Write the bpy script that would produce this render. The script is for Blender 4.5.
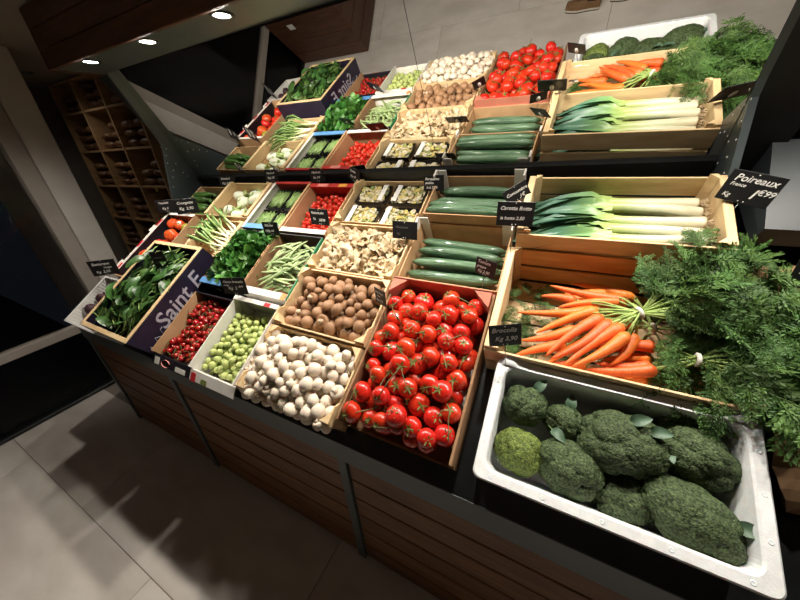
import bpy, bmesh, math, random
import numpy as np
from mathutils import Vector, Matrix, Euler, noise

for o in list(bpy.data.objects): bpy.data.objects.remove(o)
scene = bpy.context.scene
COL = scene.collection
rng = random.Random(11)
PI = math.pi

# ------------------------------------------------------------------ camera
CAM = Vector((0, 0, 1.95))
R_CV = ((0.8936280, 0.4458332, -0.0515923), (0.1665198, -0.4361104, -0.8843522), (-0.4167735, 0.7816908, -0.4639605))
cam_data = bpy.data.cameras.new('camera'); cam_data.sensor_width = 36; cam_data.lens = 13.5
cam_data.clip_start = 0.02; cam_data.clip_end = 100
cam = bpy.data.objects.new('camera', cam_data); COL.objects.link(cam)
cam.matrix_world = Matrix.Translation(CAM) @ Matrix((
    (R_CV[0][0], -R_CV[1][0], -R_CV[2][0]), (R_CV[0][1], -R_CV[1][1], -R_CV[2][1]), (R_CV[0][2], -R_CV[1][2], -R_CV[2][2]))).to_4x4()
scene.camera = cam
# ------------------------------------------------------------------ night outside, exposure
world = bpy.data.worlds.new('night'); scene.world = world; world.use_nodes = True
world.node_tree.nodes['Background'].inputs[0].default_value = (0.55, 0.65, 0.9, 1)
world.node_tree.nodes['Background'].inputs[1].default_value = 0.006
vs = scene.view_settings
vs.view_transform = 'Standard'; vs.look = 'None'; vs.gamma = 1; vs.use_curve_mapping = False
vs.exposure = 0.0
SPOT_W = 52.0
SPOT_COL = (1.0, 0.93, 0.83)
SPOT_X = [-2.315, -1.765, -1.25, -0.725, -0.20, 0.33, 0.87]
# unseen fill lamps, added to lift the aisle, the pier and the rack niche
FILL_LAMPS = [(-2.2, -1.9, 2.62, 3.5, 150, 0, 0), (0.9, -2.1, 2.62, 7.0, 150, 0, 0), (-2.75, 0.1, 2.62, 30.0, 62, 20, 32), (-4.2, 1.42, 2.62, 6.0, 150, 0, 0)]   # x, y, z, watts, cone, tilts

# ------------------------------------------------------------------ the sloped deck's frame: u along, v up the slope, h off the deck
TH = 0.5670017
c_, s_ = math.cos(TH), math.sin(TH)
RIM = 0.16                                                  # usual crate height
SM = Matrix.Translation(CAM + Vector((0, -s_, c_)) * (-1.0 - RIM)) @ Matrix(((1, 0, 0), (0, c_, -s_), (0, s_, c_))).to_4x4()
def S(u, v, h): return SM @ Vector((u, v, h))
def T(x, y=0, z=0): return Matrix.Translation((x, y, z))
def RX(a): return Matrix.Rotation(a, 4, 'X')
def RY(a): return Matrix.Rotation(a, 4, 'Y')
def RZ(a): return Matrix.Rotation(a, 4, 'Z')
def SC(x, y=None, z=None):
    y = x if y is None else y; z = x if z is None else z
    return Matrix.Diagonal((x, y, z, 1))
I4 = Matrix.Identity(4)

# ------------------------------------------------------------------ materials
def lin(h):
    if isinstance(h, str):
        h = h.lstrip('#'); c = [int(h[i:i + 2], 16) / 255 for i in (0, 2, 4)]
    else: c = h
    return tuple(((x / 12.92) if x <= 0.04045 else ((x + 0.055) / 1.055) ** 2.4) for x in c) + (1,)
MATS = {}
def mat(name, c1, c2=None, scale=20, rough=0.5, bump=0.0, bscale=None, stretch=(1, 1, 1), rnd=0.0, coat=0.0, metal=0.0,
        spec=0.5, sss=0.0, ramp=None, axis=None, lo=0, hi=1, trans=0.0, emit=None, estr=0, lohi=(0.35, 0.65), hue=0.0):
    if name in MATS: return MATS[name]
    m = bpy.data.materials.new(name); m.use_nodes = True; MATS[name] = m
    nt = m.node_tree; N = nt.nodes; L = nt.links
    b = N['Principled BSDF']
    b.inputs['Roughness'].default_value = rough; b.inputs['Metallic'].default_value = metal
    b.inputs['Specular IOR Level'].default_value = spec
    if coat: b.inputs['Coat Weight'].default_value = coat; b.inputs['Coat Roughness'].default_value = 0.08
    if sss:
        b.inputs['Subsurface Weight'].default_value = sss; b.inputs['Subsurface Scale'].default_value = 0.006
    if trans: b.inputs['Transmission Weight'].default_value = trans
    if emit: b.inputs['Emission Color'].default_value = lin(emit); b.inputs['Emission Strength'].default_value = estr
    tc = N.new('ShaderNodeTexCoord')
    mp = N.new('ShaderNodeMapping'); mp.inputs['Scale'].default_value = stretch
    L.new(tc.outputs['Object'], mp.inputs['Vector'])
    col = None
    if c2 or bump or ramp:
        oi = N.new('ShaderNodeObjectInfo')
        nz = N.new('ShaderNodeTexNoise'); nz.noise_dimensions = '4D'; nz.inputs['Scale'].default_value = scale; nz.inputs['Detail'].default_value = 4
        mw = N.new('ShaderNodeMath'); mw.operation = 'MULTIPLY'; mw.inputs[1].default_value = 40
        L.new(oi.outputs['Random'], mw.inputs[0]); L.new(mw.outputs[0], nz.inputs['W'])
        L.new(mp.outputs[0], nz.inputs['Vector'])
    if ramp:
        sx = N.new('ShaderNodeSeparateXYZ'); L.new(tc.outputs['Object'], sx.inputs[0])
        mr = N.new('ShaderNodeMapRange'); mr.inputs['From Min'].default_value = lo; mr.inputs['From Max'].default_value = hi
        L.new(sx.outputs[axis], mr.inputs['Value'])
        ad = N.new('ShaderNodeMath'); ad.operation = 'MULTIPLY_ADD'; ad.inputs[1].default_value = 0.16; 
        sb = N.new('ShaderNodeMath'); sb.operation = 'SUBTRACT'; sb.inputs[1].default_value = 0.08
        L.new(nz.outputs['Fac'], ad.inputs[0]); L.new(mr.outputs[0], ad.inputs[2]); L.new(ad.outputs[0], sb.inputs[0])
        cr = N.new('ShaderNodeValToRGB'); L.new(sb.outputs[0], cr.inputs[0])
        els = cr.color_ramp.elements
        while len(els) < len(ramp): els.new(0.5)
        for e, (p, c) in zip(els, ramp): e.position = p; e.color = lin(c)
        col = cr.outputs[0]
    elif c2:
        cr = N.new('ShaderNodeValToRGB'); L.new(nz.outputs['Fac'], cr.inputs[0])
        cr.color_ramp.elements[0].position = lohi[0]; cr.color_ramp.elements[0].color = lin(c1)
        cr.color_ramp.elements[1].position = lohi[1]; cr.color_ramp.elements[1].color = lin(c2)
        col = cr.outputs[0]
    if rnd or hue:
        hs = N.new('ShaderNodeHueSaturation')
        if col: L.new(col, hs.inputs['Color'])
        else: hs.inputs['Color'].default_value = lin(c1)
        oi2 = N.new('ShaderNodeObjectInfo')
        mr2 = N.new('ShaderNodeMapRange'); mr2.inputs['To Min'].default_value = 1 - rnd; mr2.inputs['To Max'].default_value = 1 + rnd
        L.new(oi2.outputs['Random'], mr2.inputs['Value']); L.new(mr2.outputs[0], hs.inputs['Value'])
        if hue:
            mh = N.new('ShaderNodeMath'); mh.operation = 'MULTIPLY'; mh.inputs[1].default_value = 7.31
            mf = N.new('ShaderNodeMath'); mf.operation = 'FRACT'
            L.new(oi2.outputs['Random'], mh.inputs[0]); L.new(mh.outputs[0], mf.inputs[0])
            mr3 = N.new('ShaderNodeMapRange'); mr3.inputs['To Min'].default_value = .5 - hue; mr3.inputs['To Max'].default_value = .5 + hue
            L.new(mf.outputs[0], mr3.inputs['Value']); L.new(mr3.outputs[0], hs.inputs['Hue'])
        col = hs.outputs[0]
    if col: L.new(col, b.inputs['Base Color'])
    else: b.inputs['Base Color'].default_value = lin(c1)
    if bump:
        nb = nz
        if bscale:
            nb = N.new('ShaderNodeTexNoise'); nb.inputs['Scale'].default_value = bscale; nb.inputs['Detail'].default_value = 3
            L.new(mp.outputs[0], nb.inputs['Vector'])
        bp = N.new('ShaderNodeBump'); bp.inputs['Strength'].default_value = bump; bp.inputs['Distance'].default_value = 0.004
        L.new(nb.outputs['Fac'], bp.inputs['Height']); L.new(bp.outputs[0], b.inputs['Normal'])
    return m

m_steel = mat('dark_grey_steel', '#4a5254', '#50595a', 8, 0.38, bump=0.05, bscale=300, lohi=(.3, .7))
m_hood = mat('hood_steel', '#3a4042', '#40474a', 8, 0.45)
m_black = mat('black_frame', '#141516', '#1b1c1d', 8, 0.4)
m_deckm = mat('black_deck', '#17191a', '#202324', 12, 0.3)
m_slat = mat('brown_timber', '#5c3a1f', '#7d5430', 9, 0.5, bump=0.25, bscale=40, stretch=(0.6, 7, 7), rnd=0.14)
m_wal = mat('dark_walnut', '#3d2417', '#5a3824', 9, 0.5, bump=0.2, bscale=40, stretch=(0.6, 7, 7), rnd=0.12)
m_tile = mat('beige_tile', '#c2bab1', '#d5cec6', 3.2, 0.42, bump=0.05, bscale=60, rnd=0.04, stretch=(1, 2.2, 1))
m_grout = mat('grout', '#7d756c', '#857d74', 40, 0.85)
m_plaster = mat('grey_plaster', '#8a8178', '#948b82', 5, 0.85)
m_pier = mat('white_pier', '#b0a9a1', '#b9b2aa', 6, 0.7)
m_ceil = mat('ceiling_paint', '#8f867c', '#968d83', 4, 0.9)
m_wood = mat('poplar_wood', '#cdac7e', '#dfc497', 7, 0.6, bump=0.15, bscale=60, stretch=(1, 6, 6), rnd=0.08)
m_woodv = mat('poplar_wood_cross', '#cdac7e', '#dfc497', 7, 0.6, bump=0.15, bscale=60, stretch=(6, 1, 6), rnd=0.08)
m_orange = mat('orange_trim_and_shaded_wood', '#c58b4e', '#d9a566', 7, 0.6, bump=0.15, bscale=60, stretch=(1, 6, 6), rnd=0.08)  # a carton rim's own orange; also warm shade painted on the carrot crate
m_card = mat('brown_cardboard', '#b38d64', '#c29c73', 15, 0.8, bump=0.08, bscale=200, rnd=0.05)
m_cardd = mat('tan_cardboard', '#8d6a4a', '#9a7654', 15, 0.8)
m_cardw = mat('white_cardboard', '#d8d4cb', '#e4e0d8', 15, 0.7)
m_cardr = mat('red_cardboard', '#a5201c', '#b82a22', 15, 0.6)
m_cardsal = mat('salmon_cardboard', '#a4614d', '#b5715b', 12, 0.75)
m_cardb = mat('blue_cardboard', '#4f86bd', '#6196c8', 15, 0.6)
m_cardk = mat('black_cardboard', '#15131a', '#1d1a24', 15, 0.45)
m_cardn = mat('navy_cardboard', '#1a1526', '#251d36', 15, 0.4)
m_green = mat('green_plastic', '#2a7a52', '#338a5d', 15, 0.4)
m_eps = mat('white_foam', '#dcdedf', '#e8eaea', 60, 0.7, bump=0.12, bscale=220, sss=0.1)
m_slate = mat('chalk_slate', '#0e0e0f', '#161617', 30, 0.45)
m_chalk = mat('white_chalk', '#e6e4de', '#cfcdc8', 90, 0.9)
m_chalkf = mat('faint_chalk', '#5a5854', '#4a4845', 90, 0.9)
m_white = mat('white_plastic', '#dcdad5', None, rough=0.4)
m_wire = mat('steel_wire', '#9a9a98', None, rough=0.3, metal=1)
m_tom = mat('tomato_red', '#b81f10', '#d6381e', 9, 0.25, coat=0.35, rnd=0.12, hue=0.004)
m_toml = mat('beef_tomato_red', '#c9341c', '#df4f2c', 9, 0.25, coat=0.4, rnd=0.1, hue=0.01)
m_tomg = mat('green_tomato', '#7f8b30', '#a58a38', 9, 0.25, coat=0.4)
m_cher = mat('cherry_red', '#8a100e', '#b3211a', 12, 0.25, coat=0.3, rnd=0.18, hue=0.004)
m_vine = mat('vine_green', '#5d6a2c', '#7a8340', 60, 0.6)
m_vined = mat('vine_olive', '#4c4f26', '#6b6a38', 60, 0.6)
m_wmush = mat('white_mushroom', '#d5c5b0', '#e6d9c6', 18, 0.6, bump=0.12, bscale=120, sss=0.15, rnd=0.06)
m_wstem = mat('mushroom_stem', '#d2bfa6', '#e6d6c0', 40, 0.75, bump=0.2, bscale=150)
m_bmush = mat('brown_mushroom', '#7d573a', '#a47e5b', 22, 0.55, bump=0.15, bscale=150, rnd=0.14)
m_oyst = mat('oyster_mushroom', '#bda37c', '#d9c7a6', 16, 0.6, bump=0.2, bscale=80, rnd=0.1, sss=0.1)
m_spr = mat('sprout_green', '#a3b35c', '#ccd68e', 26, 0.5, bump=0.5, bscale=70, rnd=0.1, sss=0.08)
m_broc = mat('broccoli_green', '#1e2a16', '#566741', 190, 0.6, bump=1.0, bscale=260, rnd=0.12, spec=0.3)  # dark grain paints shade into the crevices, pale grain the lighter tips
m_brocy = mat('broccoli_yellowgreen', '#34461f', '#7c8b40', 190, 0.6, bump=1.0, bscale=260, spec=0.3)  # same painted crevice shade on a yellower head
m_brocs = mat('broccoli_stalk', '#6d8450', '#86996a', 30, 0.55)
m_brocl = mat('broccoli_leaf', '#39523a', '#56705a', 30, 0.5)
m_carr = mat('carrot_orange', '#d2601c', '#ee8238', 22, 0.42, bump=0.22, bscale=60, stretch=(9, 1, 1), rnd=0.1, hue=0.012, sss=0.08)
m_ctop = mat('carrot_crown', '#7c6a2c', '#95803c', 60, 0.7)
m_pet = mat('carrot_petiole', '#7f9a48', '#a5b86a', 30, 0.5)
m_frond = mat('carrot_frond', '#2a461b', '#4c6a30', 30, 0.6, rnd=0.3, hue=0.012, spec=.3)
m_tie = mat('white_tie', '#d9d3c6', None, rough=0.7)
m_cuc = mat('cucumber_skin', '#2c4d30', '#668766', 16, 0.3, bump=0.8, bscale=70, stretch=(0.35, 4, 4), coat=0.8, rnd=0.12)
m_cuct = mat('cucumber_tip', '#4f6a3e', '#6b7f50', 30, 0.4)
m_zuc = mat('courgette_skin', '#2d4a1e', '#54783a', 16, 0.3, bump=0.1, stretch=(0.4, 6, 6), coat=0.3, rnd=0.15)
m_leek = mat('leek_shaft', '#fff', ramp=[(0, '#c8bea2'), (0.42, '#c6c9a8'), (0.72, '#a9b870'), (1, '#718f4e')], axis='X', lo=0, hi=0.36, scale=30, rough=0.4, stretch=(1, 12, 12), sss=0.1)
m_leekl = mat('leek_leaf', '#fff', ramp=[(0, '#b4c874'), (0.25, '#6f945c'), (0.55, '#47705a'), (1, '#365a48')], axis='X', lo=0.26, hi=0.60, scale=14, rough=0.4, stretch=(1, 10, 10), rnd=0.18)
m_root = mat('leek_roots', '#cdb48c', '#dcc8a4', 60, 0.85)
m_bean = mat('flat_bean', '#7d9459', '#a8b984', 12, 0.45, stretch=(1, 5, 5), rnd=0.15, hue=0.01)
m_fbean = mat('fine_bean', '#82a45c', '#a6c07c', 30, 0.45, rnd=0.12)
m_spin = mat('spinach_leaf', '#27421f', '#45682f', 26, 0.38, bump=0.3, bscale=60, rnd=0.28, hue=0.015)
m_spst = mat('spinach_stalk', '#6f8a44', '#87a055', 30, 0.5)
m_herb = mat('lambs_lettuce_leaf', '#2f5a24', '#4f8436', 30, 0.42, rnd=0.22, hue=0.015)
m_onion = mat('spring_onion', '#fff', ramp=[(0, '#f2eedd'), (0.25, '#e0e6b4'), (0.45, '#8fae5e'), (1, '#3f6a3a')], axis='X', lo=0, hi=0.36, scale=20, rough=0.4, stretch=(1, 10, 10), rnd=0.12)
m_fenb = mat('fennel_bulb', '#dfe6c4', '#eef0dc', 20, 0.45, stretch=(1, 8, 8), sss=0.1)
m_fens = mat('fennel_stalk', '#a7c070', '#c3d394', 20, 0.45)
m_fenf = mat('fennel_frond', '#4f7a2c', '#6b9440', 30, 0.5, rnd=0.15)
m_beet = mat('beetroot', '#2a1119', '#45202a', 18, 0.6, bump=0.3, bscale=50, rnd=0.2)
m_tray = mat('black_tray', '#141414', None, rough=0.3)
m_mix1 = mat('slice_cream', '#e2d6b6', '#efe6cc', 40, 0.6)
m_mix2 = mat('slice_yellow', '#d8c46c', '#e6d484', 40, 0.6)
m_mix3 = mat('slice_green', '#8fa45a', '#adbb74', 40, 0.6)
m_mirror = mat('mirror_silver', (0.90, 0.90, 0.89), None, rough=0.0, metal=1.0)
m_glass = mat('window_glass', '#ffffff', None, rough=0.0, trans=1.0)
m_glass.node_tree.nodes['Principled BSDF'].inputs['IOR'].default_value = 1.2
m_bulb = mat('lamp_lens', '#ffffff', None, rough=0.4, emit='#fff3df', estr=45)
m_rackw = mat('rack_wood', '#a9855c', '#bf9a6e', 9, 0.6, stretch=(4, 1, 4))
m_pack = mat('paper_packet', '#5a3a24', '#8a6644', 24, 0.45, bump=0.4, bscale=40, rnd=0.3)
m_shoe = mat('tan_suede', '#6e5136', '#80603f', 60, 0.85)
m_sole = mat('dark_sole', '#1f1713', None, rough=0.7)
m_welt = mat('white_welt', '#c9c2b4', None, rough=0.7)
m_paper = mat('kraft_paper', '#8d6c4e', '#a6835f', 20, 0.8, bump=0.3, bscale=25)
m_ink = mat('print_grey', '#b9b4bd', '#9b96a2', 60, 0.6)
m_redprint = mat('print_red', '#c0202a', None, rough=0.6)
m_yelprint = mat('print_yellow', '#e0a33a', None, rough=0.6)
m_asph = mat('asphalt', '#0c0c0d', '#121213', 30, 0.9)

def clear_mat(name, gloss):
    m = bpy.data.materials.new(name); m.use_nodes = True; nt = m.node_tree; N = nt.nodes; N.clear()
    o = N.new('ShaderNodeOutputMaterial'); mx = N.new('ShaderNodeMixShader'); tr = N.new('ShaderNodeBsdfTransparent'); gl = N.new('ShaderNodeBsdfGlossy')
    gl.inputs['Roughness'].default_value = 0.08; mx.inputs[0].default_value = gloss
    nz = N.new('ShaderNodeTexNoise'); nz.inputs['Scale'].default_value = 30; bp = N.new('ShaderNodeBump'); bp.inputs['Strength'].default_value = .4; bp.inputs['Distance'].default_value = .004
    nt.links.new(nz.outputs['Fac'], bp.inputs['Height']); nt.links.new(bp.outputs[0], gl.inputs['Normal'])
    nt.links.new(tr.outputs[0], mx.inputs[1]); nt.links.new(gl.outputs[0], mx.inputs[2]); nt.links.new(mx.outputs[0], o.inputs[0]); return m
film = clear_mat('clear_film', 0.10)

# ------------------------------------------------------------------ mesh building
class MB:
    def __init__(s): s.v = []; s.f = []; s.sm = []; s.mi = []
    def add(s, vs_, fs, M=None, smooth=False, mi=0):
        n = len(s.v)
        if M is None: s.v += [tuple(p) for p in vs_]
        else: s.v += [tuple(M @ Vector(p)) for p in vs_]
        for f in fs: s.f.append(tuple(i + n for i in f)); s.sm.append(smooth); s.mi.append(mi)
        return s
    def box(s, x0, x1, y0, y1, z0, z1, M=None, b=0.0, mi=0):
        if b <= 0:
            V_ = [(x, y, z) for z in (z0, z1) for y in (y0, y1) for x in (x0, x1)]
            return s.add(V_, [(0, 2, 3, 1), (4, 5, 7, 6), (0, 1, 5, 4), (2, 6, 7, 3), (0, 4, 6, 2), (1, 3, 7, 5)], M, mi=mi)
        bm = bmesh.new(); bmesh.ops.create_cube(bm, size=1)
        for p in bm.verts: p.co = ((x0 + x1) / 2 + p.co.x * (x1 - x0), (y0 + y1) / 2 + p.co.y * (y1 - y0), (z0 + z1) / 2 + p.co.z * (z1 - z0))
        bmesh.ops.bevel(bm, geom=bm.edges[:], offset=b, segments=1, affect='EDGES')
        return s.bm(bm, M, mi=mi)
    def bm(s, bm, M=None, smooth=False, mi=0):
        bm.verts.index_update()
        s.add([p.co.copy() for p in bm.verts], [[q.index for q in f.verts] for f in bm.faces], M, smooth, mi); bm.free(); return s
    def tube(s, path, rad, n=8, M=None, cap=True, smooth=True, mi=0, flat=1.0):
        P = [Vector(p) for p in path]; k = len(P)
        if not hasattr(rad, '__len__'): rad = [rad] * k
        vs_ = []; up = None
        for i in range(k):
            d = (P[min(i + 1, k - 1)] - P[max(i - 1, 0)])
            d = d.normalized() if d.length > 1e-9 else Vector((0, 0, 1))
            if up is None: up = Vector((0, 0, 1)) if abs(d.z) < 0.9 else Vector((1, 0, 0))
            a = d.cross(up); a = a.normalized() if a.length > 1e-6 else Vector((0, 1, 0)); bq = a.cross(d).normalized(); up = bq
            for j in range(n):
                t = 2 * PI * j / n; vs_.append(P[i] + a * (rad[i] * math.cos(t)) + bq * (rad[i] * flat * math.sin(t)))
        fs = [(i * n + j, i * n + (j + 1) % n, (i + 1) * n + (j + 1) % n, (i + 1) * n + j) for i in range(k - 1) for j in range(n)]
        if cap: fs += [tuple(range(n))[::-1], tuple((k - 1) * n + j for j in range(n))]
        return s.add(vs_, fs, M, smooth, mi)
    def lathe(s, prof, n=16, M=None, smooth=True, lob=0, lamp=0.0, mi=0, cap=True):
        vs_ = []
        for r, z in prof:
            for j in range(n):
                t = 2 * PI * j / n; rr = r * (1 + lamp * math.cos(lob * t))
                vs_.append((rr * math.cos(t), rr * math.sin(t), z))
        k = len(prof)
        fs = [(i * n + j, i * n + (j + 1) % n, (i + 1) * n + (j + 1) % n, (i + 1) * n + j) for i in range(k - 1) for j in range(n)]
        if cap: fs += [tuple(range(n))[::-1], tuple((k - 1) * n + j for j in range(n))]
        return s.add(vs_, fs, M, smooth, mi)
    def prism(s, poly, t0, t1, ax='Y', M=None, mi=0):
        """poly in the two other axes, extruded along ax"""
        def p3(a, b_, t): return {'X': (t, a, b_), 'Y': (a, t, b_), 'Z': (a, b_, t)}[ax]
        k = len(poly); vs_ = [p3(a, b_, t0) for a, b_ in poly] + [p3(a, b_, t1) for a, b_ in poly]
        fs = [tuple(range(k))[::-1], tuple(range(k, 2 * k))] + [(i, (i + 1) % k, k + (i + 1) % k, k + i) for i in range(k)]
        return s.add(vs_, fs, M, mi=mi)
    def sheet(s, grid, M=None, smooth=True, mi=0):
        nr = len(grid); nc = len(grid[0])
        return s.add([p for row in grid for p in row], [(i * nc + j, i * nc + j + 1, (i + 1) * nc + j + 1, (i + 1) * nc + j) for i in range(nr - 1) for j in range(nc - 1)], M, smooth, mi)
    def mesh(s, name, *mats):
        me = bpy.data.meshes.new(name); me.from_pydata(s.v, [], s.f)
        for m in mats: me.materials.append(m)
        me.polygons.foreach_set('use_smooth', s.sm)
        if any(s.mi): me.polygons.foreach_set('material_index', s.mi)
        bm = bmesh.new(); bm.from_mesh(me); bmesh.ops.recalc_face_normals(bm, faces=bm.faces[:]); bm.to_mesh(me); bm.free()
        return me
def sheetmesh(name, mb, *mats):
    me = bpy.data.meshes.new(name); me.from_pydata(mb.v, [], mb.f)
    for m in mats: me.materials.append(m)
    me.polygons.foreach_set('use_smooth', mb.sm)
    if any(mb.mi): me.polygons.foreach_set('material_index', mb.mi)
    return me

def part(name, me, parent, M=I4, kind=None, label=None):
    o = bpy.data.objects.new(name, me); COL.objects.link(o)
    if parent is not None: o.parent = parent
    o.matrix_basis = M
    if kind: o['kind'] = kind
    if label: o['label'] = label
    return o
def tag(o, label, cat, group=None, kind=None):
    o['label'] = label; o['category'] = cat
    if group: o['group'] = group
    if kind: o['kind'] = kind
    return o
def thing(name, label, cat, M=I4, group=None):
    o = bpy.data.objects.new(name, None); COL.objects.link(o); o.matrix_world = M; o.empty_display_size = 0.02
    return tag(o, label, cat, group)
def struct(name, me, M=I4, parent=None):
    o = part(name, me, parent, M)
    if parent is None: o['kind'] = 'structure'
    return o
ORD = ['first', 'second', 'third', 'fourth', 'fifth', 'sixth', 'seventh', 'eighth', 'ninth', 'tenth', 'eleventh', 'twelfth']
def rows_of(pts, nrow):
    """for deck points (u, v): {index: (row from the front, place from the left)}"""
    o = sorted(range(len(pts)), key=lambda i: pts[i][1]); out = {}; per = -(-len(o) // nrow)
    for k in range(nrow):
        for j, i in enumerate(sorted(o[k * per:(k + 1) * per], key=lambda i: pts[i][0])): out[i] = (k, j)
    return out
def solo(name, me, label, cat, M, group=None): return tag(part(name, me, None, M), label, cat, group)
_BOX = {}
def boxmesh(name, sx, sy, sz, m, b=0.002):
    k = (round(sx, 4), round(sy, 4), round(sz, 4), m.name, b)
    if k not in _BOX: _BOX[k] = MB().box(-sx / 2, sx / 2, -sy / 2, sy / 2, -sz / 2, sz / 2, b=b).mesh(name, m)
    return _BOX[k]
def bpart(name, x0, x1, y0, y1, z0, z1, m, parent, b=0.002, pre=I4, label=None):
    return part(name, boxmesh(name, x1 - x0, y1 - y0, z1 - z0, m, b), parent, pre @ T((x0 + x1) / 2, (y0 + y1) / 2, (z0 + z1) / 2), label=label)
_TXT = {}
def text_mb(lines, m):
    """lines: (string, x, z, size); lettering standing in the XZ plane, facing -Y"""
    mb = MB()
    for s, x, z, size in lines:
        cu = bpy.data.curves.new('t', 'FONT'); cu.body = s; cu.size = size; cu.extrude = 0.0004; cu.shear = 0.25; cu.offset = 0.0002 * size / 0.02
        cu.resolution_u = 3
        ob = bpy.data.objects.new('t', cu); COL.objects.link(ob)
        dg = bpy.context.evaluated_depsgraph_get(); me = bpy.data.meshes.new_from_object(ob.evaluated_get(dg))
        mb.add([q.co.copy() for q in me.vertices], [list(q.vertices) for q in me.polygons], T(x, 0, z) @ RX(PI / 2))
        bpy.data.objects.remove(ob); bpy.data.curves.remove(cu); bpy.data.meshes.remove(me)
    return mb

# ================================================================== THE SETTING
GX0, CEIL, CZ = -3.62, 2.67, 2.412
# floor: large beige tiles laid on a grout bed
floor = struct('floor', MB().box(-3.62, 4.0, -4.0, 2.15, -0.06, -0.004).mesh('floor', m_grout))
tl, tw, g = 1.62, 0.60, 0.0018
tile_me = MB().box(-tl / 2 + g, tl / 2 - g, -tw / 2 + g, tw / 2 - g, -0.012, 0, b=0.0012).mesh('tile', m_tile)
for i in range(-7, 3):
    y = 0.012 + tw * (i + 0.5)
    if not -3.9 < y < 0.9: continue
    for j in range(-3, 3):
        x = -1.58 + tl * (j + 0.5 + (i % 2 == 0) * .5)
        if -3.65 < x - tl / 2 and x < 2.4: part('tile', tile_me, floor, T(x, y, 0))
        elif -4.45 < x < -2.8:
            x1 = x + tl / 2; 
            if x1 > GX0 + 0.05: bpart('tile', GX0, x1 - g, y - tw / 2 + g, y + tw / 2 - g, -0.012, 0, m_tile, floor, 0.0012)
struct('ceiling', MB().box(-5.4, 4.0, -4.0, 2.15, CEIL, CEIL + 0.06).mesh('ceiling', m_ceil))
struct('wall_back', MB().box(-5.4, 4.0, 2.12, 2.2, -0.06, CEIL).mesh('wall_back', m_plaster))
struct('wall_right', MB().box(4.0, 4.08, -4.0, 2.2, -0.06, CEIL).mesh('wall_right', m_plaster))
struct('wall_front', MB().box(-3.62, 4.0, -4.08, -4.0, -0.06, CEIL).mesh('wall_front', m_plaster))
struct('wall_niche', MB().box(-5.4, -5.3, 1.2, 2.2, -0.06, CEIL).mesh('wall_niche', m_plaster))
struct('floor_niche', MB().box(-5.4, -3.62, 1.16, 2.15, -0.06, -0.002).mesh('floor_niche', m_tile))
# pier between the window and the niche with the rack
pier = struct('wall_pier', MB().box(-3.72, -3.54, 0.985, 1.16, 0, CEIL, b=0.004).mesh('wall_pier', m_pier))
struct('trim_1', MB().box(-3.68, -3.57, 0.88, 0.985, 0, CEIL, b=0.004).mesh('trim_1', m_plaster))
struct('wall_pier_return', MB().box(-5.4, -3.72, 1.08, 1.16, -0.06, CEIL).mesh('wall_pier_return', m_plaster))
# big night window
win = bpy.data.objects.new('window_1', None); COL.objects.link(win); win['kind'] = 'structure'
bpart('pane', -3.655, -3.645, -3.95, 0.88, 0.03, CEIL, m_glass, win, 0)
bpart('transom', -3.68, -3.6, -3.95, 0.70, 0.60, 0.67, m_plaster, win, 0.003)
bpart('sill', -3.70, -3.60, -3.95, 0.88, 0.0, 0.03, m_black, win, 0.003)
bpart('mullion', -3.68, -3.6, -1.05, -0.97, 0.0, CEIL, m_plaster, win, 0.003)
struct('ground_outside', MB().box(-14, -3.70, -8, 1.08, -0.25, -0.15).mesh('ground_outside', m_asph))

# ================================================================== THE STAND
stand = thing('display_stand', 'long dark steel stand with sloping deck, timber slat front and mirror back', 'display stand', T(-1.1, 0.6, 0))
def wp(M): return T(1.1, -0.6, 0) @ M            # world matrix -> stand-local
XL, XR = -2.90, 0.60
FY, FZ = 0.561, 0.932
part('deck', MB().box(XL, XR, -0.075, 1.30, -0.02, 0, b=0.001).mesh('deck', m_deckm), stand, wp(SM))
bpart('fascia', XL, XR, FY, FY + 0.022, FZ - 0.112, FZ, m_steel, stand, 0.003, wp(I4))
bpart('fascia_lip', XL, XR, FY - 0.004, FY, FZ - 0.006, FZ + 0.006, m_steel, stand, 0.001, wp(I4))
for x in (-2.87, -1.84, -0.62, 0.575):
    bpart('post', x - 0.022, x + 0.022, FY + 0.005, FY + 0.05, 0.0, FZ - 0.112, m_steel, stand, 0.002, wp(I4))
ph = 0.132
for a, b_ in ((-2.845, -1.866), (-1.814, -0.646), (-0.594, 0.55)):
    for k in range(6):
        z0 = 0.018 + k * (ph + 0.0015)
        bpart('slat', a, b_, FY + 0.016, FY + 0.034, z0 + 0.004, z0 + ph - 0.004, m_slat, stand, 0.003, wp(I4))
    bpart('backing', a, b_, FY + 0.036, FY + 0.046, 0.0, FZ - 0.12, m_black, stand, 0, wp(I4))
# left flank of the base, planked
for k in range(6):
    z0 = 0.018 + k * (ph + 0.0015)
    bpart('slat', XL + 0.012, XL + 0.03, FY + 0.06, 1.62, z0 + 0.004, z0 + ph - 0.004, m_slat, stand, 0.003, wp(I4))
part('flank', MB().prism([(FY + 0.02, FZ - 0.1), (1.66, FZ - 0.1), (1.66, 1.61), (FY + 0.03, FZ - 0.03)], XL, XL + 0.012, 'X').mesh('flank', m_steel), stand, wp(I4))
part('flank', MB().prism([(FY + 0.02, 0), (1.66, 0), (1.66, 1.61), (FY + 0.03, FZ - 0.03)], XR - 0.012, XR, 'X').mesh('flank', m_steel), stand, wp(I4))
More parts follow.
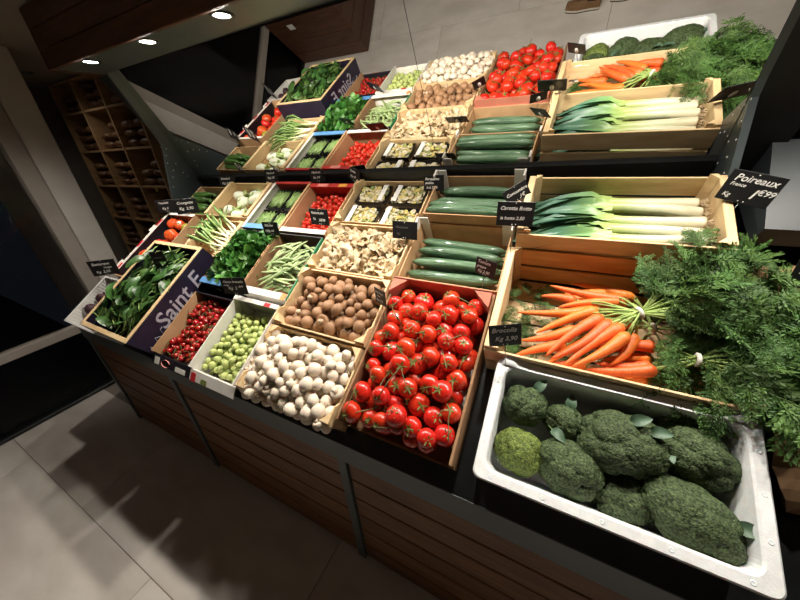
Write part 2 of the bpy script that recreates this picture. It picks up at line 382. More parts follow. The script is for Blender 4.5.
# mirror, nearly square to the deck, in two panels between splayed cheeks
MM = SM @ T(0, 1.245, RIM) @ RZ(-math.radians(1.0)) @ RX(math.radians(0.5))   # local: x along, y into the wall, z up the mirror
def mb_(x): return 0.075 + 0.034 * x                                          # lower edge of the glass
def ml(z): return -2.70 + 0.28 * z
def mr_(z): return 0.482 - 0.10 * z
ZT = 0.735
for poly in ([(ml(mb_(-2.7)), mb_(-2.7)), (-0.571, mb_(-.571)), (-0.571, ZT), (ml(ZT), ZT)], [(-0.569, mb_(-.569)), (mr_(.09), mb_(.48)), (mr_(ZT), ZT), (-0.569, ZT)]):
    part('mirror_panel', MB().prism(poly, 0, 0.006, 'Y').mesh('mirror_panel', m_mirror), stand, wp(MM))
part('mirror_backing', MB().box(-2.72, 0.62, 0.007, 0.025, -0.18, 0.74).mesh('mirror_backing', m_black), stand, wp(MM))
xa, xb = -2.69, 0.472
part('back_ledge', MB().prism([(xa, mb_(xa) - .075), (xb, mb_(xb) - .075), (xb, mb_(xb)), (xa, mb_(xa))], -0.016, 0.006, 'Y').mesh('back_ledge', m_black), stand, wp(MM))
part('back_upstand', MB().prism([(xa, -.165), (xb, -.165), (xb, mb_(xb) - .076), (xa, mb_(xa) - .076)], -0.008, 0.006, 'Y').mesh('back_upstand', m_steel), stand, wp(MM))
def SHX(k): m = Matrix.Identity(4); m[0][2] = k; return m
cheek_poly = [(0.885, -0.005), (1.30, -0.005), (1.30, 0.90), (1.245, 0.90), (1.236, 0.50), (1.228, 0.455), (1.124, 0.319), (0.91, 0.02)]
pinme = MB().lathe([(0.0015, 0), (0.0035, 0.0005), (0.0035, 0.0015), (0.001, 0.002)], 8, RY(PI / 2)).mesh('stud', m_white)
for side, x0, x1, kk, cpoly in ((1, -0.02, 0.0, 0.28, cheek_poly), (-1, 0.0, 0.02, -0.10, [(v - .01 if v < 1.2 else v, h) for v, h in cheek_poly])):
    C_ = wp(SM @ T(-2.745 if side > 0 else 0.50, 0, 0) @ SHX(kk))
    cme = MB().prism(cpoly, x0, x1, 'X', SHX(kk)).mesh('cheek', m_steel)
    ck = part('cheek', cme, stand, wp(SM @ T(-2.745 if side > 0 else 0.50, 0, 0)))
    for v, h in ((1.20, .40), (1.17, .36), (1.21, .46), (1.235, .43), (1.17, .30), (1.22, .32), (1.13, .27), (1.22, .24), (1.08, .22), (1.23, .20)):
        part('stud', pinme, ck, T(kk * h, v, h) @ (I4 if side > 0 else RZ(PI)))

# canopy above with downlights
can = thing('canopy', 'walnut-clad canopy with grey steel underside above the mirror', 'canopy', T(-0.6, 1.05, CZ))
def cp(M): return T(0.6, -1.05, -CZ) @ M
bpart('underside', -2.63, 1.9, 1.006, 1.25, CZ, CZ + 0.02, m_steel, can, 0.002, cp(I4))
bpart('back_panel', -2.63, 1.9, 1.23, 1.25, CZ + 0.02, CEIL, m_black, can, 0, cp(I4))
for k in range(3):
    z0 = CZ - 0.008 + k * 0.0865
    bpart('plank', -2.63, 1.9, 0.986, 1.005, z0, z0 + 0.0835, m_wal, can, 0.003, cp(I4))
    bpart('end_plank', -2.65, -2.631, 0.986, 1.25, z0, z0 + 0.0835, m_wal, can, 0.003, cp(I4))
ring = MB().lathe([(0.03, 0.0), (0.042, -0.001), (0.044, -0.005), (0.040, -0.008), (0.031, -0.006)], 24, cap=False).mesh('trim_ring', m_steel)
lens = MB().lathe([(0.001, -0.0035), (0.02, -0.0045), (0.031, -0.003), (0.031, 0.0)], 24).mesh('lens', m_bulb)
for i, x in enumerate(SPOT_X):
    if i > 2: lab = 'recessed canopy downlight out of the frame'
    else: lab = ('lit round downlight at the canopy end above the bread rack', 'lit round downlight between the other two in the canopy', 'lit round downlight nearest the top edge of the picture')[i]
    d = thing('downlight', lab, 'lamp', T(x, 1.052, CZ), 'downlights in the canopy')
    part('trim_ring', ring, d); part('lens', lens, d)
    l = bpy.data.lights.new('downlight_beam', 'SPOT'); l.energy = SPOT_W; l.color = SPOT_COL; l.spot_size = math.radians(166); l.spot_blend = 1.0; l.shadow_soft_size = 0.03
    lo = bpy.data.objects.new('downlight_beam', l); COL.objects.link(lo); lo.parent = d; lo.location = (0, 0, -0.012)
    lo.rotation_euler = (math.radians(-27), 0, 0)
for x, y, z, w, cone, ta, tb in FILL_LAMPS:  # no such fixtures known; added only for their light
    d = thing('fill_lamp', 'added fill lamp out of the frame', 'lamp', T(x, y, z + 0.02), 'added fill lamps')
    part('trim_ring', ring, d)
    l = bpy.data.lights.new('fill_beam', 'SPOT'); l.energy = w; l.color = (1, 0.93, 0.84); l.spot_size = math.radians(cone); l.spot_blend = 1.0; l.shadow_soft_size = 0.1
    lo = bpy.data.objects.new('fill_beam', l); COL.objects.link(lo); lo.parent = d; lo.location = (0, 0, -0.02); lo.rotation_euler = (math.radians(ta), math.radians(tb), 0)

# neighbouring stand on the right
nb = thing('side_stand', 'dark neighbouring stand with grey metal hood right of the leeks', 'display stand', T(1.3, 0.6, 0))
def npm(M): return T(-1.3, -0.6, 0) @ M
part('deck', MB().box(0.64, 1.9, -0.075, 1.30, -0.07, -0.05, b=0.001).mesh('deck', m_deckm), nb, npm(SM))
bpart('fascia', 0.62, 1.9, FY, FY + 0.022, FZ - 0.112, FZ - 0.03, m_steel, nb, 0.003, npm(I4))
for k in range(6):
    z0 = 0.018 + k * (ph + 0.0015)
    bpart('slat', 0.70, 1.88, FY + 0.016, FY + 0.034, z0 + 0.004, z0 + ph - 0.004, m_slat, nb, 0.003, npm(I4))
part('back_board', MB().box(0.64, 1.9, 1.32, 1.34, -0.06, 0.9).mesh('back_board', m_black), nb, npm(SM))
part('hood', MB().prism([(0.96, 0.20), (1.25, 0.30), (1.25, 0.10), (0.96, 0.13)], 0.585, 1.4, 'X').mesh('hood', m_hood), nb, npm(SM))

# wood-clad counter across the aisle, seen in the mirror
ctr = thing('counter', 'dark walnut-clad counter standing across the aisle, seen in the mirror', 'counter', T(-3.1, -1.0, 0))
def cm(M): return T(3.1, 1.0, 0) @ M
for k in range(5):
    z0 = 0.02 + k * 0.185
    bpart('plank', -3.58, -2.52, -0.48, -0.46, z0, z0 + 0.178, m_wal, ctr, 0.003, cm(I4))
    bpart('plank', -2.54, -2.52, -2.2, -0.482, z0, z0 + 0.178, m_wal, ctr, 0.003, cm(I4))
bpart('carcass', -3.56, -2.545, -2.2, -0.485, 0, 0.93, m_black, ctr, 0, cm(I4))
bpart('worktop', -3.60, -2.50, -2.22, -0.44, 0.945, 0.975, m_wal, ctr, 0.004, cm(I4))
bpart('sticker', -3.29, -3.20, -0.4595, -0.4585, 0.55, 0.62, m_white, ctr, 0, cm(I4), 'small cream paper label')

# shoes of somebody in the aisle, seen in the mirror
def shoe_parts():
    prof = [(-0.14, 0.032), (-0.13, 0.036), (-0.08, 0.044), (-0.03, 0.046), (0.03, 0.038), (0.09, 0.034), (0.125, 0.034), (0.14, 0.028)]
    def ring_(x, w, z0, z1, n=12):
        out = []
        for j in range(n + 1):
            t = PI * j / n; out.append((x, -w * math.cos(t) , z0 + (z1 - z0) * (math.sin(t) ** 0.7)))
        return out
    tops = [0.035, 0.05, 0.062, 0.085, 0.098, 0.10, 0.098, 0.085]
    g_ = [ring_(x, w, 0.022, t) for (x, w), t in zip(prof, tops)]
    up = MB().sheet(g_); k = len(up.v)
    up.add([g_[0][0], *g_[0][1:]], [tuple(range(13))]); up.add(g_[-1], [tuple(range(13))])
    upper = up.mesh('upper', m_shoe)
    def outline(gr): return [(x, -w - gr) for x, w in prof] + [(x, w + gr) for x, w in prof[::-1]]
    sole = MB().prism(outline(0.006), 0, 0.013, 'Z').mesh('sole', m_sole)
    welt = MB().prism(outline(0.008), 0.013, 0.024, 'Z').mesh('welt', m_welt)
    lace = MB()
    for i in range(4): lace.tube([(-0.045 + i * 0.018, -0.022, 0.088 + i * 0.004), (-0.045 + i * 0.018, 0, 0.098 + i * 0.004), (-0.045 + i * 0.018, 0.022, 0.088 + i * 0.004)], 0.0025, 6)
    coll = MB().tube([(0.07 + 0.055 * math.cos(t), 0.03 * math.sin(t), 0.098) for t in np.linspace(0, 2 * PI, 17)], 0.006, 6, cap=False)
    return [('sole', sole), ('welt', welt), ('upper', upper), ('laces', lace.mesh('laces', m_sole)), ('collar', coll.mesh('collar', m_sole))]
sp = shoe_parts()
for lab, M in (('tan suede lace-up shoe with pale welt, seen beyond the foam box in the mirror', T(-0.19, -0.50, 0) @ RZ(0.10)),
               ('tan shoe behind the other one, half hidden by the foam box in the mirror', T(0.16, -0.53, 0) @ RZ(0.05))):
    t = thing('shoe', lab, 'shoe', M, 'shoes in the aisle')
    for n, me in sp: part(n, me, t)

# rack in the niche
rk = thing('shelf_rack', 'pale wooden cubby rack full of packets in the dark niche', 'rack', T(-4.0, 1.9, 0))
def rp(M): return T(4.0, -1.9, 0) @ M
bays = [-4.90, -4.42, -3.94, -3.45]
shz = [0.35, 0.67, 0.99, 1.33, 1.69, 2.045, 2.40]
for x in bays: bpart('upright', x - 0.012, x + 0.012, 1.76, 2.10, 0, 2.66, m_rackw, rk, 0.002, rp(I4))
for z in shz + [2.66]:
    for a, b_ in zip(bays, bays[1:]): bpart('shelf', a + 0.0125, b_ - 0.0125, 1.765, 2.10, z - 0.02, z, m_rackw, rk, 0.002, rp(I4))
bpart('rack_back', -4.90, -3.45, 2.10, 2.112, 0, 2.66, m_black, rk, 0, rp(I4))
bpart('shelf_ticket', -3.66, -3.63, 1.757, 1.7595, 1.64, 1.69, mat('yellow_ticket', '#b8b04a', None), rk, 0, rp(I4), 'small yellow shelf ticket')
def packet(seed):
    r = random.Random(seed); bm = bmesh.new(); bmesh.ops.create_cube(bm, size=1)
    bmesh.ops.subdivide_edges(bm, edges=bm.edges[:], cuts=3, use_grid_fill=True)
    for p in bm.verts:
        x, y, z = p.co * 2; k = 1 - 0.28 * (x * x * 0.5 + z * z * 0.5)
        q = Vector((x * 0.09, y * 0.12 * k, z * 0.038 * (1 - 0.45 * x * x) * (1 - .2 * y * y)))
        q += 0.006 * noise.noise_vector(q * 30 + Vector((seed, 0, 0))); p.co = q
    return MB().bm(bm, smooth=True).mesh('packet', m_pack)
pks = [packet(i) for i in range(4)]
for bi, (a, b_) in enumerate(zip(bays, bays[1:])):
    for z in shz[2:]:
        for cx in (0.27, 0.73):
            for k in range(rng.choice((2, 3, 3))):
                lv = ('bottom', 'second', 'third')[k]; st_ = 'left' if cx < .5 else 'right'
                solo('paper_packet', rng.choice(pks), 'brown packet, %s in the %s stack, %s bay, %s shelf from the top' % (lv, st_, ('left', 'middle', 'right')[bi], ORD[6 - shz.index(z)]), 'packet',
                     T(a + (b_ - a) * cx + rng.uniform(-.01, .01), 1.90, z + 0.040 + k * 0.078) @ RZ(rng.uniform(-.15, .15)), 'packets in the cubby rack')

# ================================================================== CRATES
def CM(u0, u1, v0, v1, rot=0.0, h=0.0): return SM @ T((u0 + u1) / 2, (v0 + v1) / 2, h) @ RZ(rot)
def wood_crate(label, u0, u1, v0, v1, h, boards=2, end_t=0.024, side_t=0.007, m=m_wood, gap=0.014, group='wooden crates on the deck', rot=0.0, side_h=None, posts=True, base=0.0, back=None):
    a, b_ = (u1 - u0) / 2, (v1 - v0) / 2
    t = thing('wooden_crate', label, 'crate', CM(u0, u1, v0, v1, rot, base), group)
    sh = side_h or h - 0.012
    for k in range(4):
        y0 = -b_ + 0.012 + k * (2 * b_ - 0.024) / 4
        bpart('bottom_board', -a + 0.001, a - 0.001, y0 + 0.004, y0 + (2 * b_ - 0.024) / 4 - 0.004, 0.001, 0.007, m, t, 0.001)
    bh = (sh - 0.008 - gap * (boards - 1)) / boards
    for sgn in (-1, 1):
        y = sgn * (b_ - side_t / 2)
        for k in range(boards):
            z0 = 0.008 + k * (bh + gap)
            bpart('side_board', -a, a, y - side_t / 2, y + side_t / 2, z0, z0 + bh, back if back and sgn > 0 else m, t, 0.001)
        x = sgn * (a - end_t / 2)
        me_ = m_woodv if m is m_wood else m
        bpart('end_board', x - end_t / 2, x + end_t / 2, -b_ + side_t, b_ - side_t, 0.008, h * 0.52, me_, t, 0.002)
        bpart('end_board', x - end_t / 2, x + end_t / 2, -b_ + side_t, b_ - side_t, h * 0.52 + 0.006, h, me_, t, 0.002)
        if posts:
            for s2 in (-1, 1):
                cx, cy = sgn * (a - end_t - 0.001), s2 * (b_ - side_t - 0.001)
                part('corner_post', MB().prism([(cx, cy), (cx - sgn * 0.022, cy), (cx, cy - s2 * 0.022)], 0.008, h + 0.004, 'Z').mesh('corner_post', m), t)
    return t
def tab_poly(a, h, tab, w=0.07, notch=0.02):
    return [(-a, 0), (a, 0), (a, h + tab), (a - w, h + tab), (a - w - notch, h), (-a + w + notch, h), (-a + w, h + tab), (-a, h + tab)]
def carton(label, u0, u1, v0, v1, h, front=m_card, back=m_card, left=m_card, right=m_card, tab=(0.0, 0.018), bottom=None, name='carton', rot=0.0, th=0.005,
           rim=None, group='cardboard boxes on the deck', hf=None, flaps=None):
    """tab: extra height of the corners on the front/back walls and on the end walls"""
    a, b_ = (u1 - u0) / 2, (v1 - v0) / 2; hf = hf or h
    t = thing(name, label, 'box', CM(u0, u1, v0, v1, rot), group)
    bpart('base', -a + th, a - th, -b_ + th, b_ - th, 0.001, 0.006, bottom or left, t, 0)
    ws = {}
    ws['f'] = part('front_wall', MB().prism(tab_poly(a, hf, tab[0]), -b_, -b_ + th, 'Y').mesh('front_wall', front), t)
    ws['b'] = part('back_wall', MB().prism(tab_poly(a, h, tab[0]), b_ - th, b_, 'Y').mesh('back_wall', back), t)
    ws['l'] = part('end_wall', MB().prism(tab_poly(b_ - th, h, tab[1], 0.06), -a, -a + th, 'X').mesh('end_wall', left), t)
    ws['r'] = part('end_wall', MB().prism(tab_poly(b_ - th, h, tab[1], 0.06), a - th, a, 'X').mesh('end_wall', right), t)
    if rim:
        for k, m, w in rim:
            if k == 'f': bpart('rim', -a, a, -b_ - 0.001, -b_ + w, hf, hf + 0.006, m, t, 0.001)
            if k == 'b': bpart('rim', -a, a, b_ - w, b_ + 0.001, h, h + 0.006, m, t, 0.001)
            if k == 'l': bpart('rim', -a - 0.001, -a + w, -b_ + .002, b_ - .002, h, h + 0.006, m, t, 0.001)
            if k == 'r': bpart('rim', a - w, a + 0.001, -b_ + .002, b_ - .002, h, h + 0.006, m, t, 0.001)
    if flaps:
        for sx in (-1, 1):
            for sy in (-1, 1):
                part('corner_flap', MB().prism([(sx * (a - th - .0005), sy * (b_ - th - .0005)), (sx * (a - 0.06), sy * (b_ - th - .0005)), (sx * (a - th - .0005), sy * (b_ - 0.06))], 0.006, h + flaps[1], 'Z').mesh('corner_flap', flaps[0]), t)
    return t, ws, (a, b_)
def mark(parent, lines, m, M, name='lettering', label=None): return part(name, text_mb(lines, m).mesh(name, m), parent, M, label=label)

# --- column A
def foam_box():
    u0, u1, v0, v1, h, w = -0.09, 0.53, 0.0, 0.362, 0.175, 0.03
    a, b_ = (u1 - u0) / 2, (v1 - v0) / 2
    def rr(a, b_, r, n=5):
        out = []
        for cx, cy, t0 in ((a - r, b_ - r, 0), (-a + r, b_ - r, PI / 2), (-a + r, -b_ + r, PI), (a - r, -b_ + r, 3 * PI / 2)):
            for i in range(n + 1):
                t = t0 + i * PI / 2 / n; out.append((cx + r * math.cos(t), cy + r * math.sin(t)))
        return out
    loops = [(rr(a - .02, b_ - .02, .02), 0.0), (rr(a, b_, .022), 0.03), (rr(a, b_, .022), h - .004), (rr(a - .004, b_ - .004, .02), h),
             (rr(a - w + .004, b_ - w + .004, .03), h), (rr(a - w, b_ - w, .03), h - .005), (rr(a - w - .012, b_ - w - .012, .03), 0.03), (rr(a - w - .02, b_ - w - .02, .03), 0.022)]
    k = len(loops[0][0]); vs_ = [(x, y, z) for lp, z in loops for x, y in lp]
    fs = [(i * k + j, i * k + (j + 1) % k, (i + 1) * k + (j + 1) % k, (i + 1) * k + j) for i in range(len(loops) - 1) for j in range(k)]
    fs += [tuple(range(k))[::-1], tuple((len(loops) - 1) * k + j for j in range(k))]
    t = thing('foam_box', 'white polystyrene box of broccoli at the front right', 'box', CM(u0, u1, v0, v1))
    part('body', MB().add(vs_, fs).mesh('body', m_eps), t)
    dm = MB().lathe([(0.001, 0.0004), (0.003, 0.0005), (0.0042, 0.0009), (0.005, 0.0006), (0.0055, 0)], 12).mesh('dimple', m_eps)
    for i in range(5): part('dimple', dm, t, T(-a + .05 + i * (2 * a - .1) / 4, -b_ + w / 2, h))
    for i in range(3):
        for sx in (-1, 1): part('dimple', dm, t, T(sx * (a - w / 2), -b_ + .1 + i * .09, h))
    # torn film left on the back corners
    for sx in (-1, 1):
        r = random.Random(5 + sx); gx = []
        for i in range(8):
            gx.append([(sx * (a - 0.015) - sx * i * 0.011, b_ - 0.025 + j * 0.009 + r.uniform(-.002, .002), h + 0.0015 + 0.013 * math.exp(-((i - 2) ** 2) / 5) * (0.6 + r.random() * .7) * (1 if 0 < j < 4 else .3)) for j in range(5)])
        me = MB().sheet(gx).mesh('torn_film', m_eps); part('torn_film', me, t, label='torn white film on the box corner')
    return t
foam_box()
RB_ = 0.10                                    # low riser under the leek crate
bpart('riser', -0.09, 0.45, 0.83, 1.08, 0.0005, RB_, m_deckm, stand, 0.002, wp(SM))
wood_crate('pale wooden crate holding the bunched carrots behind the foam box', -0.139, 0.522, 0.364, 0.798, 0.213, m=m_wood, side_h=0.20, base=.0005, back=m_orange)  # orange back boards carry the crate's warm inner shade in their colour
wood_crate('pale wooden crate of leeks at the back right under the mirror', -0.118, 0.476, 0.802, 1.11, 0.185, boards=2, m=m_wood, gap=0.012, side_h=0.172, base=RB_ + .0005)
# --- column B
t, ws, (a, b_) = carton('cardboard tray with salmon-red inside holding tomatoes on the vine', -0.585, -0.155, -0.005, 0.615, 0.135, front=m_cardd, back=m_cardsal, left=m_cardd, right=m_cardd, tab=(0.0, 0.0), th=0.008, hf=0.06, rim=None)
bpart('back_lining', -a + .009, a - .009, b_ - .013, b_ - .0085, 0.007, 0.175, m_cardsal, t, 0.001)
for sx in (-1, 1):
    part('corner_flap', MB().prism([(sx * (a - .009), b_ - .014), (sx * (a - .075), b_ - .014), (sx * (a - .009), b_ - .08)], 0.007, 0.17, 'Z').mesh('corner_flap', m_cardsal), t)
for k in range(2):
    gx = [[(a - 0.022 - j * 0.006, -b_ + .18 + k * .12 + i * 0.011, 0.045 + j * .012 + 0.012 * math.sin(i * 1.7 + j * 2 + k)) for j in range(6)] for i in range(9)]
    part('liner_paper', MB().sheet(gx).mesh('liner_paper', m_white), t, label='crumpled white liner paper')
for lab, v0, v1, h in (('cardboard box of cucumbers with white corner tabs behind the vine tomatoes', 0.625, 0.955, 0.14), ('cardboard box of cucumbers with white corner tabs at the back beside the leeks', 0.958, 1.218, 0.195)):
    t, ws, (a, b_) = carton(lab, -0.58 if h < .17 else -0.56, -0.15, v0, v1, h, tab=(0, 0), left=m_card, right=m_card)
    for sx in (-1, 1):
        for yy in (b_ - 0.065,):
            part('corner_tab', MB().prism([(yy, 0.03), (yy + 0.055, 0.03), (yy + 0.055, h + 0.045), (yy + 0.01, h + 0.045)], sx * (a + .0005) - .004, sx * (a + .0005) + .004, 'X').mesh('corner_tab', m_cardw), t, label='white corner tab')
            bpart('corner_tab', sx * (a - .026) - .02, sx * (a - .026) + .02, b_ - .011, b_ - .0055, 0.03, h + 0.04, m_cardw, t, 0.001)
# --- column C : four shallow crates
def mush_crate(label, u0, u1, v0, v1, h, m):
    t, ws, (a, b_) = carton(label, u0, u1, v0, v1, h, front=m, back=m, left=m, right=m, tab=(0.0, 0.022), th=0.006, name='wooden_crate', group='wooden crates on the deck')
    t['category'] = 'crate'
    for sx in (-1, 1):
        for sy in (-1, 1):
            part('corner_post', MB().prism([(sx * (a - .0065), sy * (b_ - .0065)), (sx * (a - .045), sy * (b_ - .0065)), (sx * (a - .0065), sy * (b_ - .045))], 0.006, h + .018, 'Z').mesh('corner_post', m), t)
    return t
mush_crate('low wooden crate heaped with white mushrooms on the front row', -1.085, -0.595, -0.03, 0.275, 0.13, m_wood)
mush_crate('low wooden crate of brown mushrooms behind the white ones', -1.085, -0.59, 0.282, 0.595, 0.145, m_wood)
mush_crate('low wooden crate of oyster mushrooms in the third row', -1.075, -0.595, 0.602, 0.905, 0.145, m_woodv)
mush_crate('low wooden crate holding four vegetable trays under the mirror', -1.07, -0.60, 0.915, 1.235, 0.15, m_wood)
# --- column D, E, F, G
t, ws, (a, b_) = carton('white carton of Brussels sprouts on the front row', -1.405, -1.095, -0.035, 0.36, 0.155, front=m_cardw, back=m_cardw, left=m_cardw, right=m_cardw, tab=(0, 0), rim=[('b', m_cardw, 0.022)], hf=0.13)
def flap(t, a, b_, hf, m):
    part('front_flap', MB().prism([(-b_ - .0002, hf), (-b_ - .045, hf - .022), (-b_ - .045, hf - .018), (-b_ - .0002, hf + .004)], -a, a, 'X').mesh('front_flap', m), t)
    return T(0, -b_ - .0002, hf + .004) @ RX(-math.radians(63.9))     # face of the flap, z up along it
F_ = flap(t, a, b_, .13, m_cardw)
bpart('red_label', -a + 0.01, -a + 0.045, -.0016, -.0006, -.052, -.012, m_redprint, t, 0, F_, label='red printed square')
bpart('green_label', -a + 0.085, -a + 0.125, -.0016, -.0006, -.048, -.026, m_vine, t, 0, F_, label='small green print')
bpart('red_label', a - 0.09, a - 0.05, b_ - .022, b_ - .002, 0.1611, 0.1618, m_redprint, t, 0, label='red printed square')
t, ws, (a, b_) = carton('carton with white front rim and green end holding flat beans', -1.41, -1.085, 0.39, 0.79, 0.155, front=m_cardw, back=m_cardk, left=m_cardd, right=m_green, tab=(0, 0), rim=[('f', m_cardw, 0.035)])
bpart('rim_end', a - .03, a, -b_ - .0015, -b_ + .034, 0.1612, 0.1635, m_orange, t, 0)
t, ws, (a, b_) = carton('carton with red back wall and white front rim holding cherry tomatoes', -1.41, -1.085, 0.805, 1.20, 0.155, front=m_cardd, back=m_cardr, left=m_card, right=m_card, tab=(0, 0.0), rim=[('f', m_cardw, 0.03), ('b', m_cardr, 0.03)])
bpart('print', -0.10, -0.02, b_ - .028, b_ - .004, 0.1612, 0.1618, mat('print_pink', '#e08a80', None), t, 0); bpart('print', 0.06, 0.12, b_ - .028, b_ - .004, 0.1612, 0.1618, m_yelprint, t, 0)
t, ws, (a, b_) = carton('black printed carton of small tomatoes on the vine on the front row', -1.735, -1.415, -0.035, 0.335, 0.145, front=m_cardk, back=m_cardk, left=m_card, right=m_cardw, tab=(0, 0.0), hf=0.12, rim=None)
F_ = flap(t, a, b_, .12, m_cardk)
bpart('print', -a + .02, -a + .06, -.0016, -.0006, -.048, -.012, m_cardw, t, 0, F_); bpart('print', .04, .12, -.0016, -.0006, -.045, -.022, m_cardw, t, 0, F_)
part('print', MB().tube([(-0.045 + 0.035 * math.cos(q), 0, -.03 + 0.018 * math.sin(q)) for q in np.linspace(0.3, 5.5, 14)], 0.003, 6, flat=.3).mesh('print', mat('print_rose', '#c98078', None)), t, F_ @ T(0, -.0012, 0))
t, ws, (a, b_) = carton('carton with blue front rim heaped with lamb\'s lettuce', -1.74, -1.42, 0.39, 0.79, 0.155, front=m_cardk, back=m_cardk, left=m_cardd, right=m_card, tab=(0, 0), rim=[('f', m_cardb, 0.035)])
t, ws, (a, b_) = carton('carton with blue front rim and red back rim holding fine beans', -1.735, -1.42, 0.805, 1.215, 0.155, front=m_cardk, back=m_cardr, left=m_cardw, right=m_card, tab=(0, 0), rim=[('f', m_cardb, 0.035), ('b', m_cardr, 0.02), ('l', m_cardw, 0.02), ('r', m_card, 0.012)])
# spinach box: dark printed carton with pale wooden rim, taller than the rest
t, ws, (a, b_) = carton('tall navy printed box with pale wood rim full of spinach at the left', -2.235, -1.755, -0.045, 0.555, 0.25, front=m_cardn, back=m_cardn, left=m_cardn, right=m_cardn, tab=(0, 0.0), rim=[('f', m_wood, 0.022), ('b', m_wood, 0.022), ('l', m_woodv, 0.016), ('r', m_woodv, 0.018)])
mark(t, [('Saint E', 0, 0, 0.12)], m_ink, T(a + .0006, -b_ + 0.13, 0.135) @ RZ(PI / 2), label='pale script print')
wav = MB().tube([(0.0, i * 0.016, 0.02 * math.sin(i * 1.9) + 0.004 * i) for i in range(9)], 0.004, 6, flat=0.2)
part('print', wav.mesh('print', m_ink), t, T(a + .001, -b_ + 0.01, 0.12))
wood_crate('wooden crate of spring onions behind the spinach box', -2.15, -1.765, 0.575, 0.865, 0.15, m=m_wood, boards=1)
wood_crate('wooden crate of fennel bulbs at the back left under the mirror', -2.19, -1.755, 0.885, 1.21, 0.165, m=m_wood, boards=1)
t, ws, (a, b_) = carton('black carton with red and white rim holding large tomatoes at the left edge', -2.57, -2.245, 0.30, 0.86, 0.17, front=m_card, back=m_card, left=m_cardk, right=m_card, tab=(0, 0.0), rim=[('l', m_cardw, 0.02), ('b', m_cardw, 0.02)])
for k in range(3): bpart('print', -a - .0015, -a + .0195, -b_ + .03 + k * .2, -b_ + .09 + k * .2, 0.1761, 0.1768, m_redprint, t, 0)
for y in (-0.2, 0.12): bpart('corner_tab', -a - .012, -a - .0015, y - .03, y + .03, 0.12, 0.185, m_cardw, t, 0.002)
t, ws, (a, b_) = carton('wooden-edged carton of courgettes at the far back left', -2.56, -2.21, 0.90, 1.19, 0.13, front=m_card, back=m_card, left=m_woodv, right=m_woodv, tab=(0, 0.0), rim=[('l', m_woodv, 0.01)])
# ribbed white tray of beetroot
t, ws, (a, b_) = carton('white ribbed plastic tray of beetroot at the front left corner', -2.645, -2.25, -0.07, 0.275, 0.16, front=m_white, back=m_white, left=m_white, right=m_white, tab=(0, 0.0), th=0.006, rim=[('l', m_white, 0.012), ('f', m_white, 0.012), ('b', m_white, 0.012)], name='plastic_tray')
for k in range(17):
    bpart('rib', -a + .006, -a + .011, -b_ + .02 + k * .019, -b_ + .027 + k * .019, 0.01, 0.155, m_white, t, 0.001)
# ================================================================== PRODUCE
CAMS = [np.array((0, 0, 1.0 + RIM)), np.array((0, 2 * 1.245, 1.0 + RIM))]
def lift(u, v, h, dh):
    k = (1.16 - h - dh) / (1.16 - h); return u * k, v * k, h + dh
# CAMS:       # the eye and its mirror image, in deck coordinates
def seen(items, ns=40, shrink=0.96):
    """indices of the balls that show from the eye or in the mirror; what lies wholly under the heap is left out"""
    P = np.array([it[:3] for it in items]); Rr = np.array([it[3] for it in items]); keep = []
    fib = []
    for i in range(ns * 2):
        z = 1 - (2 * i + 1) / (ns * 2); t = i * 2.399963; q = math.sqrt(1 - z * z); fib.append((q * math.cos(t), q * math.sin(t), z))
    fib = np.array(fib)
    for i in range(len(items)):
        ok = 0
        for ci, C in enumerate(CAMS):
            d = C - P[i]; d = d / np.linalg.norm(d)
            F = fib[fib @ d > 0.15]; Q = P[i] + F * Rr[i]
            D = C - Q; D = D / np.linalg.norm(D, axis=1)[:, None]
            oc = P[None] - Q[:, None]                                   # sample x ball
            b_ = (oc * D[:, None]).sum(2); dd = (oc ** 2).sum(2) - b_ ** 2
            hit = (b_ > 0) & (dd < (Rr[None] * shrink) ** 2); hit[:, i] = False
            nv = (~hit.any(1)).sum()
            if nv >= (2 if ci == 0 else 6): ok = 1
        if ok: keep.append(i)
    return keep
def pile(seed, u0, u1, v0, v1, h0, r0, r1, top, nmax=400, tight=0.9, cands=26):
    r = random.Random(seed); A = []; fails = 0
    while len(A) < nmax and fails < 40:
        rad = r.uniform(r0, r1); best = None
        arr = np.array(A) if A else np.zeros((0, 4))
        for _ in range(cands):
            u, v = r.uniform(u0 + rad, u1 - rad), r.uniform(v0 + rad, v1 - rad)
            h = h0 + rad
            if len(arr):
                d2 = (arr[:, 0] - u) ** 2 + (arr[:, 1] - v) ** 2; s2 = (tight * (arr[:, 3] + rad)) ** 2
                m = d2 < s2
                if m.any(): h = max(h, (arr[m, 2] + np.sqrt(s2[m] - d2[m])).max())
            sc_ = h - top(u, v)
            if best is None or sc_ < best[0]: best = (sc_, u, v, h)
        if best[0] > 0: fails += 1; continue
        A.append((best[1], best[2], best[3], rad))
    return [A[i] for i in seen(A)]
def dome(u0, u1, v0, v1, base, rise, lean=0.0):
    uc, vc, a, b_ = (u0 + u1) / 2, (v0 + v1) / 2, (u1 - u0) / 2, (v1 - v0) / 2
    return lambda u, v: base + rise * (1 - abs((u - uc) / a) ** 3) * (1 - abs((v - vc) / b_) ** 3) + lean * (v - vc)
def rrot(r, tilt=0.5): return RZ(r.uniform(0, 2 * PI)) @ RX(r.uniform(-tilt, tilt)) @ RY(r.uniform(-tilt, tilt))

